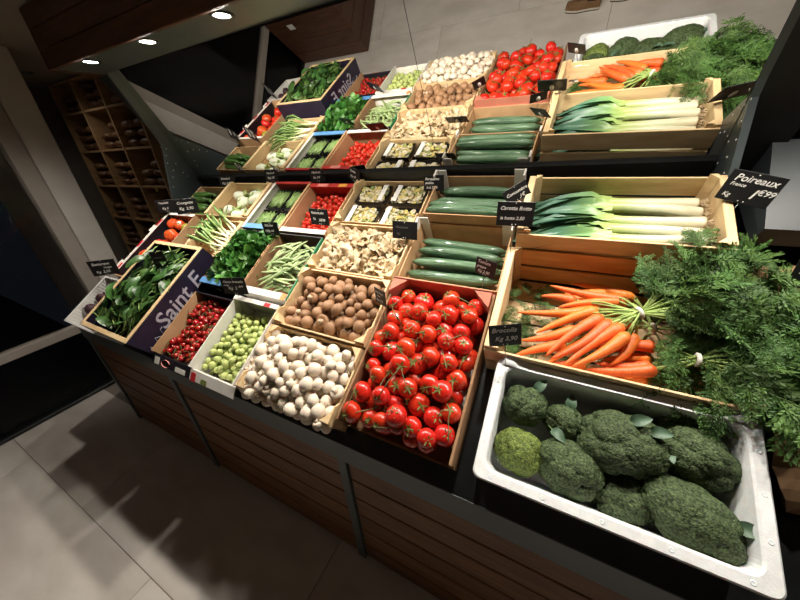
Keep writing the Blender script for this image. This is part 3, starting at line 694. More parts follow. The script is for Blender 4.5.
# ---- tomatoes on the vine
def tomato_mesh(name, m, lob=5, la=0.02, flat=0.86):
    pr = []
    for i in range(13):
        t = PI * i / 12; r_ = math.sin(t) ** 0.92; z = -math.cos(t) * flat
        if i >= 10: z -= 0.10 * ((i - 9) / 3) ** 2
        pr.append((max(r_, 0.012), z))
    return MB().lathe(pr, 20, lob=lob, lamp=la).mesh(name, m)
def calyx_mesh(n=5, seed=0, m=m_vine, L=0.62):
    r = random.Random(seed); mb = MB()
    for i in range(n):
        a = 2 * PI * i / n + r.uniform(-.2, .2); l = L * r.uniform(.8, 1.1); lift = r.uniform(.05, .25)
        pts = [(0.02, .06, 0), (l * .45, .085, lift * .5 - .03), (l * .8, .045, lift * .9 - .05), (l, .004, lift - .12 * r.random())]
        g_ = [[(x, -w, z), (x, 0, z + .02), (x, w, z)] for x, w, z in pts]
        mb.sheet(g_, RZ(a))
    mb.tube([(0, 0, 0), (0.02, 0, .16), (.05, .02, .3)], [.05, .04, .045], 6)
    return mb.mesh('calyx', m)
tom_me = [tomato_mesh('tomato', m_tom, 5, .015, .86), tomato_mesh('tomato', m_tom, 6, .03, .80), tomato_mesh('tomato', m_tom, 4, .02, .9)]
cal_me = [calyx_mesh(5, 1), calyx_mesh(6, 2), calyx_mesh(5, 3)]
def trusses(items, tom_meshes, cal_meshes, size, name, label, group, r, vine_m, vine_r, tilt=0.6, maxd=0.11, sub=True):
    left = list(range(len(items))); P = [Vector(i[:3]) for i in items]; made = []
    while left:
        left.sort(key=lambda i: P[i].y); a = left[0]
        grp = sorted(left, key=lambda i: (P[i] - P[a]).length)[:r.choice(size)]
        grp = [i for i in grp if (P[i] - P[a]).length < maxd] or [a]
        left = [i for i in left if i not in grp]
        base = sum((P[i] for i in grp), Vector()) / len(grp)
        top_i = max(grp, key=lambda i: P[i].z)
        t = thing(name, label, 'tomato', SM @ Matrix.Translation(base), group); made.append((t, base))
        tops = []
        for i in grp:
            rad = items[i][3]
            lean = (base - P[i]); q = RZ(r.uniform(0, 6.3))
            R_ = RX(r.uniform(-tilt, tilt) + 0.25) @ RY(r.uniform(-tilt, tilt)) @ q
            k = r.randrange(len(tom_meshes))
            tm = part('tomato', tom_meshes[k], t, Matrix.Translation(P[i] - base) @ R_ @ SC(rad, rad, rad))
            part('calyx', cal_meshes[r.randrange(len(cal_meshes))], tm, T(0, 0, 0.75) @ RZ(r.uniform(0, 6)))
            tops.append((P[i] - base) + (R_ @ Vector((0, 0, rad * 1.02))))
        if len(grp) > 1:
            ctr_ = sum(tops, Vector()) / len(tops); ax = max(tops, key=lambda p: (p - ctr_).length) - ctr_
            tops.sort(key=lambda p: (p - ctr_).dot(ax))
            path = []
            for j, p in enumerate(tops):
                path.append(p + Vector((0, 0, vine_r)))
                if j < len(tops) - 1: path.append((p + tops[j + 1]) / 2 + Vector((r.uniform(-.006, .006), r.uniform(-.006, .006), 0.3 * items[a][3])))
            e = (path[-1] - path[-2]).normalized() * 0.02; path.append(path[-1] + e + Vector((0, 0, .006)))
            part('vine', MB().tube(path, vine_r, 6).mesh('vine', vine_m), t)
    rw = rows_of([q[1] for q in made], 5 if len(made) > 12 else 3)
    for i, (t, _) in enumerate(made): t['label'] = '%s, %s row from the front, %s from the left' % (label, ORD[rw[i][0]], ORD[rw[i][1]])
B1 = (-0.578, -0.162, 0.0, 0.598)
its = pile(3, *B1, 0.028, 0.031, 0.041, lambda u, v: 0.132 + 0.035 * (1 - abs((u + .37) / .205) ** 4) * (1 - abs((v - .30) / .32) ** 6), tight=.88, cands=60)
trusses(its, tom_me, cal_me, (4, 5, 5, 6), 'vine_tomatoes', 'large red vine tomatoes, salmon tray', 'large tomatoes on the vine', random.Random(5), m_vined, 0.0019, 0.55, 0.13)
# ---- small vine tomatoes
ch_me = [tomato_mesh('tomato', m_cher, 4, 0.0, .95), tomato_mesh('tomato', m_cher, 4, .01, 1.05)]
cc_me = [calyx_mesh(5, 7, m_vined, .7), calyx_mesh(5, 8, m_vined, .8)]
its = pile(4, -1.727, -1.423, -0.027, 0.325, 0.04, 0.0125, 0.0155, lambda u, v: 0.098 + .012 * math.sin(u * 40) * math.sin(v * 33), nmax=330, tight=.95)
trusses(its, ch_me, cc_me, (6, 7, 8), 'cherry_tomatoes', 'small dark vine tomatoes, black carton', 'small tomatoes on the vine', random.Random(6), m_vined, 0.0016, 0.9, 0.08)
# ---- loose cherry tomatoes at the back
its = pile(8, -1.40, -1.095, 0.815, 1.185, 0.03, 0.014, 0.0175, lambda u, v: 0.085, nmax=300, tight=.95)
lc_me = tomato_mesh('cherry_tomato', mat('bright_cherry', '#c2241a', '#da3c28', 12, 0.22, coat=.5, rnd=.12), 4, 0.0, 1.0)
lcal = calyx_mesh(5, 9, m_vine, .6); r = random.Random(3)
for u, v, h, rad in its:
    M_ = SM @ T(u, v, h) @ rrot(r, 1.2)
    t = thing('cherry_tomato', 'small bright red cherry tomato in the red-walled carton', 'tomato', M_, 'loose cherry tomatoes')
    part('fruit', lc_me, t, SC(rad)); part('calyx', lcal, t, SC(rad) @ T(0, 0, .88))
# ---- large tomatoes at the left edge
r = random.Random(21)
bt = [tomato_mesh('beef_tomato', m_toml, 6, .05, .72), tomato_mesh('beef_tomato', m_toml, 5, .04, .78)]
btg = tomato_mesh('beef_tomato', m_tomg, 5, .04, .78); k = 0
its = pile(22, -2.56, -2.255, 0.31, 0.85, 0.04, 0.036, 0.046, lambda u, v: 0.135, tight=.95)
its = sorted(its, key=lambda q: -q[1]); rw = rows_of(its, 6)
for n_, (u, v, h, rad) in enumerate(its):
    grn = n_ == 2
    t = thing('beef_tomato', 'green and yellow unripe tomato among the large red ones' if grn else 'large loose red tomato, left edge, %s row from front, %s from left' % (ORD[rw[n_][0]], ORD[rw[n_][1]]), 'tomato', SM @ T(u, v, h) @ rrot(r, .7), 'large loose tomatoes')
    part('fruit', btg if grn else r.choice(bt), t, SC(rad)); part('calyx', r.choice(cal_me), t, SC(rad * .8) @ T(0, 0, .78))

# ---- mushrooms
def mushroom(m, cap_m, seed, wide=1.0):
    r = random.Random(seed)
    pr = [(0.30, -0.28), (0.62, -0.42), (0.86, -0.40), (0.98, -0.22), (1.0, 0.0), (0.94, 0.27), (0.78, 0.52), (0.54, 0.69), (0.27, 0.78), (0.01, 0.80)]
    cap = MB().lathe([(a * wide, b_) for a, b_ in pr], 18, lob=r.choice((2, 3)), lamp=r.uniform(.02, .06)).mesh('cap', cap_m)
    st = MB().tube([(0, 0, -0.3), (0.03, 0.02, -0.65), (.05, .02, -0.98)], [.36, .34, .40], 12).mesh('stem', m)
    return cap, st
wm = [mushroom(m_wstem, m_wmush, i, w) for i, w in enumerate((1, .96, 1.03))]
bmm = [mushroom(mat('brown_stem', '#b49a7c', '#cbb296', 40, .75), m_bmush, i + 5, w) for i, w in enumerate((1, .95, 1.05))]
def mushrooms(its, protos, name, label, group, seed):
    r = random.Random(seed)
    for u, v, h, rad in its:
        cap, st = r.choice(protos)
        if r.random() < 0.14: R_ = RX(r.uniform(1.5, 3.6)) @ RY(r.uniform(-.6, .6))
        else: R_ = RZ(r.uniform(0, 6.3)) @ RX(r.uniform(-1.0, 1.0)) @ RY(r.uniform(-.6, .6))
        t = thing(name, label, 'mushroom', SM @ T(u, v, h) @ R_, group)
        part('cap', cap, t, SC(rad * 1.06)); part('stem', st, t, SC(rad))
W1 = (-1.115, -0.592, -0.062, 0.268)
its = pile(31, *W1, 0.03, 0.018, 0.029, dome(*W1, 0.125, 0.05), nmax=300, tight=.88)
mushrooms(its, wm, 'button_mushroom', 'white button mushroom in the heap on the front row', 'white mushrooms', 1)
W2 = (-1.075, -0.60, 0.29, 0.588)
its = pile(32, *W2, 0.03, 0.018, 0.031, dome(*W2, 0.12, 0.03), nmax=300, tight=.88)
mushrooms(its, bmm, 'brown_mushroom', 'brown chestnut mushroom in the crate behind the white ones', 'brown mushrooms', 2)
# oyster mushrooms
def oyster(seed):
    r = random.Random(seed); mb = MB()
    for c in range(r.choice((2, 3))):
        Rr = r.uniform(.028, .045); ph_ = r.uniform(0, 6); w = r.uniform(1.3, 2.2); k = r.uniform(.006, .012)
        top_ = []; bot = []
        for i in range(6):
            q = i / 5; rowt = []; rowb = []
            for j in range(17):
                a = -w + 2 * w * j / 16; rr_ = Rr * q * (1 + .14 * math.sin(3 * a + ph_) + .06 * math.sin(7 * a))
                z = k * q * q * math.sin(4 * a + ph_) + .018 * q * q - .012 * q ** 4 * 1.6
                rowt.append((rr_ * math.cos(a), rr_ * math.sin(a), z)); rowb.append((rr_ * math.cos(a) * .97, rr_ * math.sin(a) * .97, z - .006 * (1 - q ** 3) - .0012))
            top_.append(rowt); bot.append(rowb)
        M_ = T(r.uniform(-.012, .012), r.uniform(-.012, .012), r.uniform(0, .018)) @ RZ(r.uniform(0, 6.3)) @ RY(r.uniform(-.7, .2)) @ RX(r.uniform(-.3, .3))
        mb.sheet(top_, M_); mb.sheet([row[::-1] for row in bot], M_)
        rim_ = [[p for p in top_[-1]], [p for p in bot[-1]]]; mb.sheet(rim_, M_)
        mb.tube([(0.004, 0, -.002), (-.004, 0, -.014), (-.008, 0, -.028)], [.009, .008, .007], 8, M_)
    return sheetmesh('oyster_mushroom', mb, m_oyst)
oy = [oyster(i) for i in range(6)]
W3 = (-1.065, -0.605, 0.612, 0.895); r = random.Random(9)
its = pile(33, *W3, 0.06, 0.020, 0.027, dome(*W3, 0.115, 0.03), nmax=200, tight=.75)
for u, v, h, rad in its:
    solo('oyster_mushroom', r.choice(oy), 'cream oyster mushroom cluster in the third-row wooden crate', 'mushroom', SM @ T(u, v, h) @ RZ(r.uniform(0, 6.3)) @ RX(r.uniform(-.7, .7)) @ RY(r.uniform(-.7, .7)) @ SC(r.uniform(.75, 1.05)), 'oyster mushrooms')

# ---- Brussels sprouts
def sprout(seed):
    r = random.Random(seed); bm = bmesh.new(); bmesh.ops.create_icosphere(bm, subdivisions=4, radius=1)
    cs = [(Vector((r.gauss(0, 1), r.gauss(0, 1), r.gauss(.4, 1))).normalized(), r.uniform(.8, 1.25), .03 * (i + 1) / 3) for i in range(7)]
    for p in bm.verts:
        d = p.co.normalized(); off = 0
        for c, w, a in cs:
            if d.angle(c) < w: off = max(off, a + .03 * (d.angle(c) / w) ** 4)
        p.co = d * (0.93 + off); p.co.z *= 1.08
    return MB().bm(bm, smooth=True).mesh('sprout', m_spr)
spm = [sprout(i) for i in range(4)]; r = random.Random(10)
its = pile(34, -1.396, -1.104, -0.028, 0.31, 0.03, 0.0135, 0.0175, lambda u, v: 0.094 + .02 * (1 - abs((v - .13) / .17) ** 2), nmax=330, tight=.95)
for u, v, h, rad in its:
    solo('brussels_sprout', r.choice(spm), 'pale green Brussels sprout in the white carton', 'sprout', SM @ T(u, v, h) @ rrot(r, 3) @ SC(rad), 'Brussels sprouts')

# ---- broccoli
def crown(seed, rx, ry, rz, m):
    r = random.Random(seed); bm = bmesh.new(); bmesh.ops.create_icosphere(bm, subdivisions=6, radius=1)
    D = np.array([p.co[:] for p in bm.verts]); D /= np.linalg.norm(D, axis=1)[:, None]
    def centres(n, jit):
        out = []
        for i in range(n):
            z = 1 - (2 * i + 1) / n; t = i * 2.399963 + r.uniform(-jit, jit); q = math.sqrt(max(0, 1 - z * z)); v_ = Vector((q * math.cos(t), q * math.sin(t), z)) + Vector((r.uniform(-jit, jit), r.uniform(-jit, jit), r.uniform(-jit, jit)))
            out.append(v_.normalized()[:])
        return np.array(out)
    def bumps(n, jit, k):
        A = np.arccos(np.clip((D @ centres(n, jit).T).max(1), -1, 1)); w = math.sqrt(4 / n) * k
        return np.sqrt(np.clip(1 - (A / w) ** 2, 0, 1))
    rad = 0.76 + 0.17 * bumps(18, .30, 1.25) + 0.06 * bumps(110, .08, 1.2) + 0.035 * bumps(900, .02, 1.15)
    low = np.clip((-D[:, 2] - .25) / .75, 0, 1); rad = rad * (1 - .45 * low)
    Pn = D * rad[:, None] * np.array((rx, ry, rz)); Pn[:, 2] = np.where(Pn[:, 2] < 0, Pn[:, 2] * .62, Pn[:, 2])
    for p, q in zip(bm.verts, Pn): p.co = q
    return MB().bm(bm, smooth=True).mesh('crown', m)
def leafmesh(name, L, W, m, mst=None, curl=.3, cup=.2, seed=0, stalk=0.3, nl=9, nw=5, wav=.06, tipw=.05):
    r = random.Random(seed); mb = MB(); g_ = []
    ph_ = r.uniform(0, 6)
    for i in range(nl):
        q = i / (nl - 1); w = W * (math.sin(PI * (q ** .8) * .96 + .05) ** .8) + tipw * W * (1 - q) * .3
        if i == nl - 1: w = W * .04
        row = []
        for j in range(nw):
            s = 2 * j / (nw - 1) - 1
            row.append((L * q, w * s, L * curl * (q - q * q * 1.3) + cup * w * s * s * 1.2 + wav * W * math.sin(9 * q + ph_ + s * 2) * abs(s)))
        g_.append(row)
    mb.sheet(g_)
    if stalk: mb.tube([(-L * stalk, 0, -L * .03), (0, 0, 0), (L * .5, 0, L * curl * .17 - .0015)], [W * .09, W * .08, W * .03], 6, mi=1 if mst else 0)
    return sheetmesh(name, mb, m, *( [mst] if mst else []))
brl = [leafmesh('leaf', .05, .015, m_brocl, m_brocs, .5, .3, i, .3) for i in range(3)]
stalkme = MB().tube([(0, 0, -.01), (0.004, 0, -.05), (0.006, 0, -.08)], [.03, .022, .024], 12).mesh('stalk', m_brocs)
BRO = [('dark green broccoli head in the back left corner of the foam box', 0.012, 0.248, .105, .068, .064, .065, m_broc, .2),
       ('yellowish green broccoli head at the front left of the foam box', 0.020, 0.112, .095, .075, .066, .062, m_brocy, -.1),
       ('smallest broccoli head with a pale leaf, second along the back', 0.125, 0.238, .085, .058, .056, .055, m_broc, .5),
       ('largest broccoli head, upright in the middle of the foam box', 0.265, 0.218, .112, .112, .090, .078, m_broc, .1),
       ('blue-green broccoli head at the front beside the yellowish one', 0.150, 0.112, .100, .088, .074, .068, m_broc, -.3),
       ('low shadowed broccoli head between the two front ones', 0.285, 0.088, .070, .080, .064, .06, m_broc, .4),
       ('smooth rounded broccoli head at the back right of the foam box', 0.420, 0.245, .105, .094, .074, .07, m_broc, -.3),
       ('oval broccoli head at the front right corner of the foam box', 0.410, 0.098, .110, .106, .078, .065, m_broc, -.35)]
for i, (lab, u, v, h, rx, ry, rz, m, rot) in enumerate(BRO):
    t = thing('broccoli', lab, 'broccoli', SM @ T(u, v, h) @ RZ(rot), 'broccoli in the foam box')
    part('crown', crown(40 + i, rx, ry, rz, m), t)
    part('stalk', stalkme, t, T(0, 0, .012) @ SC(.9, .9, min(.8, (h - .035) / .085)))
for (i, du, dv, dh, rz_, ry_) in ((2, -.045, -.02, .035, -1.2, -.5), (3, .01, .05, .055, .3, -.5), (3, .05, .035, .05, .0, -.4), (6, -.06, -.03, .02, -1.0, -.9), (7, .06, .035, .025, .4, -.6), (0, .03, .035, .035, .8, -.4), (2, .02, .02, .035, 1.0, -.3)):
    par = [o for o in bpy.data.objects if o.name.startswith('broccoli') and o.type == 'EMPTY'][i]
    part('leaf', brl[i % 3], par, T(du, dv, dh) @ RZ(rz_) @ RY(ry_))

# ---- carrots
def carrot(seed):
    r = random.Random(seed); L = 1.0; k1, k2 = r.uniform(-.05, .05), r.uniform(-.04, .04); path = []; rad = []
    for i in range(15):
        q = i / 14; path.append((q * L, k1 * math.sin(q * PI), k2 * math.sin(q * 2.2)))
        w = 0.088 * (1 - q) ** .38 * (1 - .35 * q) if q < 1 else .004
        if i == 0: w = .055
        elif i == 1: w = .082
        rad.append(max(w, .005) * (1 + .02 * math.sin(i * 2.1 + seed)))
    c = MB().tube(path, rad, 12); 
    return c.mesh('carrot', m_carr)
cam_ = [carrot(i) for i in range(5)]
crn = MB().tube([(0.006, 0, 0), (-.02, 0, 0.002), (-.04, 0, 0.004)], [.056, .04, .03], 10).mesh('crown', m_ctop)
CARR = [([0.26, 0.685], [0.025, 0.705], 0.11), ([0.266, 0.678], [0.063, 0.616], 0.11), ([0.184, 0.638], [-0.069, 0.572], 0.1), ([0.115, 0.668], [0.001, 0.668], 0.09), ([0.18, 0.626], [0.006, 0.5], 0.12), ([0.126, 0.555], [-0.036, 0.468], 0.09), ([0.19, 0.59], [0.046, 0.408], 0.14), ([0.215, 0.577], [0.064, 0.403], 0.14), ([0.102, 0.487], [-0.049, 0.406], 0.09), ([0.246, 0.564], [0.102, 0.392], 0.15), ([0.26, 0.536], [0.124, 0.392], 0.15), ([0.176, 0.508], [0.057, 0.396], 0.11), ([0.286, 0.556], [0.225, 0.43], 0.12), ([0.211, 0.713], [0.096, 0.695], 0.09), ([0.075, 0.606], [0.008, 0.604], 0.08), ([0.166, 0.432], [0.005, 0.400], 0.09)]
CARR2 = [([0.336, 0.448], [0.165, 0.402], 0.13), ([0.342, 0.533], [0.214, 0.482], 0.11), ([0.335, 0.47], [0.19, 0.44], 0.10), ([0.34, 0.50], [0.21, 0.46], 0.085), ([0.33, 0.425], [0.2, 0.41], 0.09)]
def frond(seed, L=0.15):
    r = random.Random(seed); mb = MB(); bend = r.uniform(.15, .5); side = r.uniform(-.25, .25)
    def at(q): return Vector((L * q, L * side * q * q, -L * bend * q * q + .12 * L * q))
    mb.tube([at(i / 5) for i in range(6)], [.0013 * (1 - .7 * i / 5) for i in range(6)], 4, mi=0)
    for i in range(11):
        q = .16 + .84 * i / 10; p = at(min(q, 1)); pl = L * (.40 - .29 * q) * r.uniform(.8, 1.2)
        for sgn in ((-1, 1) if i < 10 else (0,)):
            d = Vector((.62, sgn * .78, r.uniform(-.35, .3))).normalized() if sgn else Vector((1, 0, -.3))
            for k in range(6):
                b_ = p + d * (pl * (k + .35) / 6)
                for s2 in (-1, 1):
                    e = (d + Vector((0, 0, r.uniform(-.4, .4))) + d.cross(Vector((0, 0, 1))).normalized() * s2 * r.uniform(.5, 1.0)).normalized()
                    l = pl * r.uniform(.2, .34) + .002; n_ = e.cross(Vector((r.uniform(-.5, .5), r.uniform(-.5, .5), 1))).normalized() * l * r.uniform(.13, .2)
                    mb.add([b_, b_ + e * l * .5 + n_, b_ + e * l, b_ + e * l * .5 - n_], [(0, 1, 2, 3)])
    return sheetmesh('frond', mb, m_frond)
frs = [frond(i, .12) for i in range(7)]
def bunch(label, tie, carrots, seed, fan, n_fr, spread, rise=(.1, .8), nstem=22, rr=(.06, .34), zsp=.05):
    r = random.Random(seed); tie = Vector(lift(*tie, .045))
    t = thing('carrot_bunch', label, 'carrots', SM @ Matrix.Translation((tie.x, tie.y, 0)), 'bunched carrots')
    o_ = Vector((tie.x, tie.y, 0))
    for k, (a, b_, h) in enumerate(carrots):
        A = Vector(lift(*a, h, .045)); Bv = Vector(lift(*b_, h, .03)); d = Bv - A; L = d.length
        q = d.to_track_quat('X', 'Z').to_matrix().to_4x4()
        w = min(max(0.25 / L, .95), 2.1)
        c = part('carrot', cam_[k % 5], t, Matrix.Translation(A - o_) @ q @ SC(L, L * w * .95, L * w * .95))
        part('crown', crn, c)
        path = [A - o_ - d * .02, (A * .55 + tie * .45) - o_ + Vector((0, 0, .012)), tie - o_ + Vector((r.uniform(-.008, .008), r.uniform(-.008, .008), r.uniform(-.004, .008)))]
        for s in range(2):
            pj = [p + Vector((r.uniform(-.005, .005), r.uniform(-.005, .005), r.uniform(-.003, .006))) for p in path]
            part('petiole', MB().tube(pj, [.0034, .003, .0026], 5).mesh('petiole', m_pet), t)
    for k in range(nstem):
        a = r.uniform(*fan); d = Vector((math.cos(a), math.sin(a), r.uniform(*rise) * .5)); l = r.uniform(.14, .24)
        p0 = tie - o_; part('petiole', MB().tube([p0 - d * .012, p0 + d * l * .5, p0 + d * l + Vector((0, 0, -.01))], [.0028, .0024, .0016], 5).mesh('petiole', m_pet), t)
    part('tie', MB().tube([(0.014 * math.cos(q), 0, .013 * math.sin(q)) for q in np.linspace(0, 2 * PI, 15)], .006, 6, cap=False).mesh('tie', m_tie), t, Matrix.Translation(tie - o_) @ RZ(sum(fan) / 2 - PI / 2))
    for k in range(n_fr):
        a = r.uniform(*fan); rad = rr[0] + (rr[1] - rr[0]) * r.random() ** .8; el = r.uniform(*rise)
        p = tie - o_ + Vector((math.cos(a) * rad, math.sin(a) * rad, r.uniform(-zsp, zsp * 1.6) + .05 * el - .12 * max(0, rad - .2)))
        if (p + o_).z < .05: p.z = .05
        M_ = Matrix.Translation(p) @ RZ(a + r.uniform(-spread, spread)) @ RY(-el * .6 + rad * 1.3) @ RX(r.uniform(-1.2, 1.2)) @ SC(r.uniform(.75, 1.25))
        part('frond', r.choice(frs), t, M_)
    return t
bunch('bunch of carrots tied with white string, its tops rising beside the leeks', (0.285, 0.612, 0.165), CARR, 1, (-0.15, 1.15), 190, .9, (-.1, .45), rr=(.03, .31), zsp=.04)
bunch('bunch of carrots with a wide white tie nearest the foam box', (0.425, 0.497, 0.15), CARR2, 2, (-.75, .8), 150, .8, (-.2, .4), rr=(.02, .18), zsp=.035)
bunch('hidden bunch of carrots whose tops spread over the crate\'s right end', (0.34, 0.60, 0.10), [([.30, .66], [.08, .72], .05), ([.30, .62], [.08, .62], .05), ([.31, .55], [.10, .52], .05), ([.30, .74], [.10, .77], .05)], 3, (-1.2, 1.4), 170, 1.2, (-.1, .5), rr=(.02, .23), zsp=.03, nstem=6)
# loose feathery tops under the carrot tips, most added to darken the crate floor
r = random.Random(77)
for k in range(80):
    solo('feathery_sprig', r.choice(frs), 'small feathery carrot sprig lying under the carrots in their crate', 'sprig', SM @ T(r.uniform(-.105, -.02) if k < 26 else r.uniform(-.09, .24), r.uniform(.39, .60) if k < 26 else r.uniform(.40, .72), r.uniform(.075, .12) if k < 26 else r.uniform(.03, .075)) @ RZ(r.uniform(0, 6.3)) @ RX(r.uniform(-.8, .8)) @ SC(r.uniform(.4, .65)), 'loose carrot tops')

# ---- leeks
def leek(seed):
    r = random.Random(seed); k = r.uniform(-.012, .012)
    sh = MB().tube([(0, 0, 0), (.004, 0, 0), (.012, 0, 0), (.12, k, .002), (.24, k * 1.5, 0), (.33, k, -.002), (.38, 0, -.003)], [.010, .017, .0185, .016, .0165, .020, .024], 14).mesh('shaft', m_leek)
    ls = []
    for i in range(9):
        L = r.uniform(.18, .34); sp = (i - 4) * .014 + r.uniform(-.016, .016); up = r.uniform(-.015, .022); w0 = r.uniform(.010, .016); fold = r.choice((1, -1, 1))
        g_ = []
        for a in range(10):
            q = a / 9; x = .27 + q * L; yc = k + sp * q ** 1.3 * L * 3; zc = .012 * (1 - q) + up * math.sin(q * 2.4) * .9 - .05 * q * q; w = w0 * (1 + .5 * math.sin(PI * min(1, q * 1.3)) ** 1) * (1 - q ** 5 * .9)
            g_.append([(x, yc + w * s, zc + fold * w * .75 * abs(s) * (1 - .35 * q) - (.012 if abs(s) == 1 and q < .12 else 0)) for s in (-1, -.5, 0, .5, 1)])
        ls.append(sheetmesh('leaf', MB().sheet(g_), m_leekl))
    rt = MB()
    for i in range(26):
        a = r.uniform(0, 6.3); q = r.uniform(.2, 1)
        rt.tube([(.002, .009 * q * math.cos(a), .009 * q * math.sin(a)), (-.018, .018 * q * math.cos(a), .018 * q * math.sin(a)), (-.03 - .012 * r.random(), .02 * q * math.cos(a + .6), .016 * q * math.sin(a + .6) - .006)], [.0009, .0007, .0004], 4)
    return sh, ls, rt.mesh('roots', m_root)
lk = [leek(i) for i in range(4)]; r = random.Random(4)
rows = [(0.862, .185), (0.899, .185), (0.938, .185), (0.983, .185), (1.028, .18), (1.066, .17), (0.866, .228), (0.893, .226), (0.942, .226), (0.99, .222), (1.04, .215)]
for i, (v, h) in enumerate(rows):
    sh, ls, rt = lk[i % 4]
    t = thing('leek', '%s leek from the carrots in the %s layer of the leek crate' % (ORD[i - 6 if i > 5 else i], 'upper' if i > 5 else 'lower'), 'leek',
              SM @ T(0.425 + r.uniform(-.012, .012), v, h) @ RZ(PI + r.uniform(-.03, .03)) @ RX(r.uniform(-.4, .4)) @ SC(.93, 1.2, 1.2), 'leeks')
    part('shaft', sh, t); part('roots', rt, t)
    for l in ls: part('leaf', l, t)

# ---- cucumbers and courgettes
def cuke(L, rad, bend, m, tip):
    path = [(L * (i / 14 - .5), bend * math.cos((i / 14 - .5) * 2.4), 0) for i in range(15)]
    rr_ = [rad * min(1, (1 - abs(2 * i / 14 - 1) ** 7)) for i in range(15)]; rr_[0] = rad * .3; rr_[1] = rad * .8; rr_[-1] = rad * .3; rr_[-2] = rad * .78
    body = MB().tube(path, rr_, 14).mesh('body', m)
    st = MB().tube([(L / 2 - .004, path[-1][1], 0), (L / 2 + .012, path[-1][1], .001)], [rad * .25, rad * .2], 8).mesh('stalk_end', tip)
    return body, st
cks = [cuke(.39, .0235, b_, m_cuc, m_cuct) for b_ in (.012, -.006, .018)]; r = random.Random(8)
def cukes(name, label, group, spots, protos, cat):
    spots = sorted(spots, key=lambda q: q[1])
    hs = sorted({round(q[2], 2) for q in spots}); cnt = {}
    for u, v, h, rz_ in spots:
        lay = min(range(len(hs)), key=lambda k: abs(hs[k] - h)); cnt[lay] = cnt.get(lay, 0) + 1
        bd, st = r.choice(protos); t = thing(name, label + ', layer %d, %s from the front' % (lay + 1, ORD[cnt[lay] - 1]), cat, SM @ T(u, v, h) @ RZ(rz_) @ RX(r.uniform(-.3, .3)), group)
        part('body', bd, t); part('stalk_end', st, t)
cukes('cucumber', 'cucumber in the box behind the tomatoes', 'lower cucumbers', [(-.365, .67, .045, 0), (-.365, .722, .045, .02), (-.365, .775, .045, -.02), (-.365, .828, .045, 0), (-.365, .88, .045, 0), (-.375, .695, .088, .03), (-.37, .752, .09, .01), (-.365, .812, .09, -.02), (-.36, .872, .09, -.05)], cks, 'cucumber')
cukes('cucumber', 'cucumber in the back box beside the leeks', 'upper cucumbers', [(-.355, 1.0, .10, 0), (-.355, 1.05, .10, .02), (-.355, 1.10, .10, -.02), (-.355, 1.15, .10, 0), (-.36, .99, .142, 0), (-.36, 1.04, .142, .03), (-.355, 1.095, .142, -.02), (-.35, 1.155, .142, 0), (-.36, .985, .184, -.03), (-.355, 1.035, .186, 0)], cks, 'cucumber')
zks = [cuke(.20, .021, b_, m_zuc, m_cuct) for b_ in (.008, -.006)]
cukes('courgette', 'courgette at the far back left', 'courgettes', [(-2.46, .95, .06, .1), (-2.46, 1.0, .06, 0), (-2.46, 1.05, .06, .1), (-2.45, 1.10, .06, 0), (-2.46, 1.15, .06, -.1), (-2.45, .975, .098, .2), (-2.46, 1.025, .098, 0), (-2.45, 1.075, .098, -.1), (-2.46, 1.125, .098, .1), (-2.30, 1.12, .08, .9), (-2.29, 1.05, .07, 1.1), (-2.30, .97, .07, 1.2), (-2.45, 1.05, .134, 0), (-2.45, 1.10, .134, .1)], zks, 'courgette')

# ---- flat beans
def bean(seed, L=.17, w=.008):
    r = random.Random(seed); b_ = r.uniform(-.02, .02); z_ = r.uniform(0, .012)
    path = [(L * (i / 9 - .5), b_ * math.cos((i / 9 - .5) * 3), z_ * math.sin(i / 9 * 3)) for i in range(10)]
    rad = [w * k for k in (.15, .7, .95, 1, 1, 1, .97, .9, .65, .12)]
    return MB().tube(path, rad, 8, flat=.42).mesh('flat_bean', m_bean)
bns = [bean(i) for i in range(6)]; r = random.Random(12)
for k in range(80):
    lay = k / 80
    u, v = r.uniform(-1.33, -1.165), r.uniform(.46, .73); 
    h = .075 + .055 * lay + .015 * (1 - ((v - .59) / .2) ** 2)
    ang = r.gauss(.5, .55)
    if abs(math.cos(ang)) * .085 + abs(u + 1.2475) > .158: u = -1.2475 + r.uniform(-.06, .06)
    if abs(math.sin(ang)) * .085 + abs(v - .59) > .195: v = .59 + r.uniform(-.1, .1)
    solo('flat_bean', r.choice(bns), 'flat pale green bean in the carton with the white rim', 'bean', SM @ T(u, v, h) @ RZ(ang) @ RY(r.uniform(-.12, .12)) @ RX(r.uniform(-.6, .6)), 'flat beans')

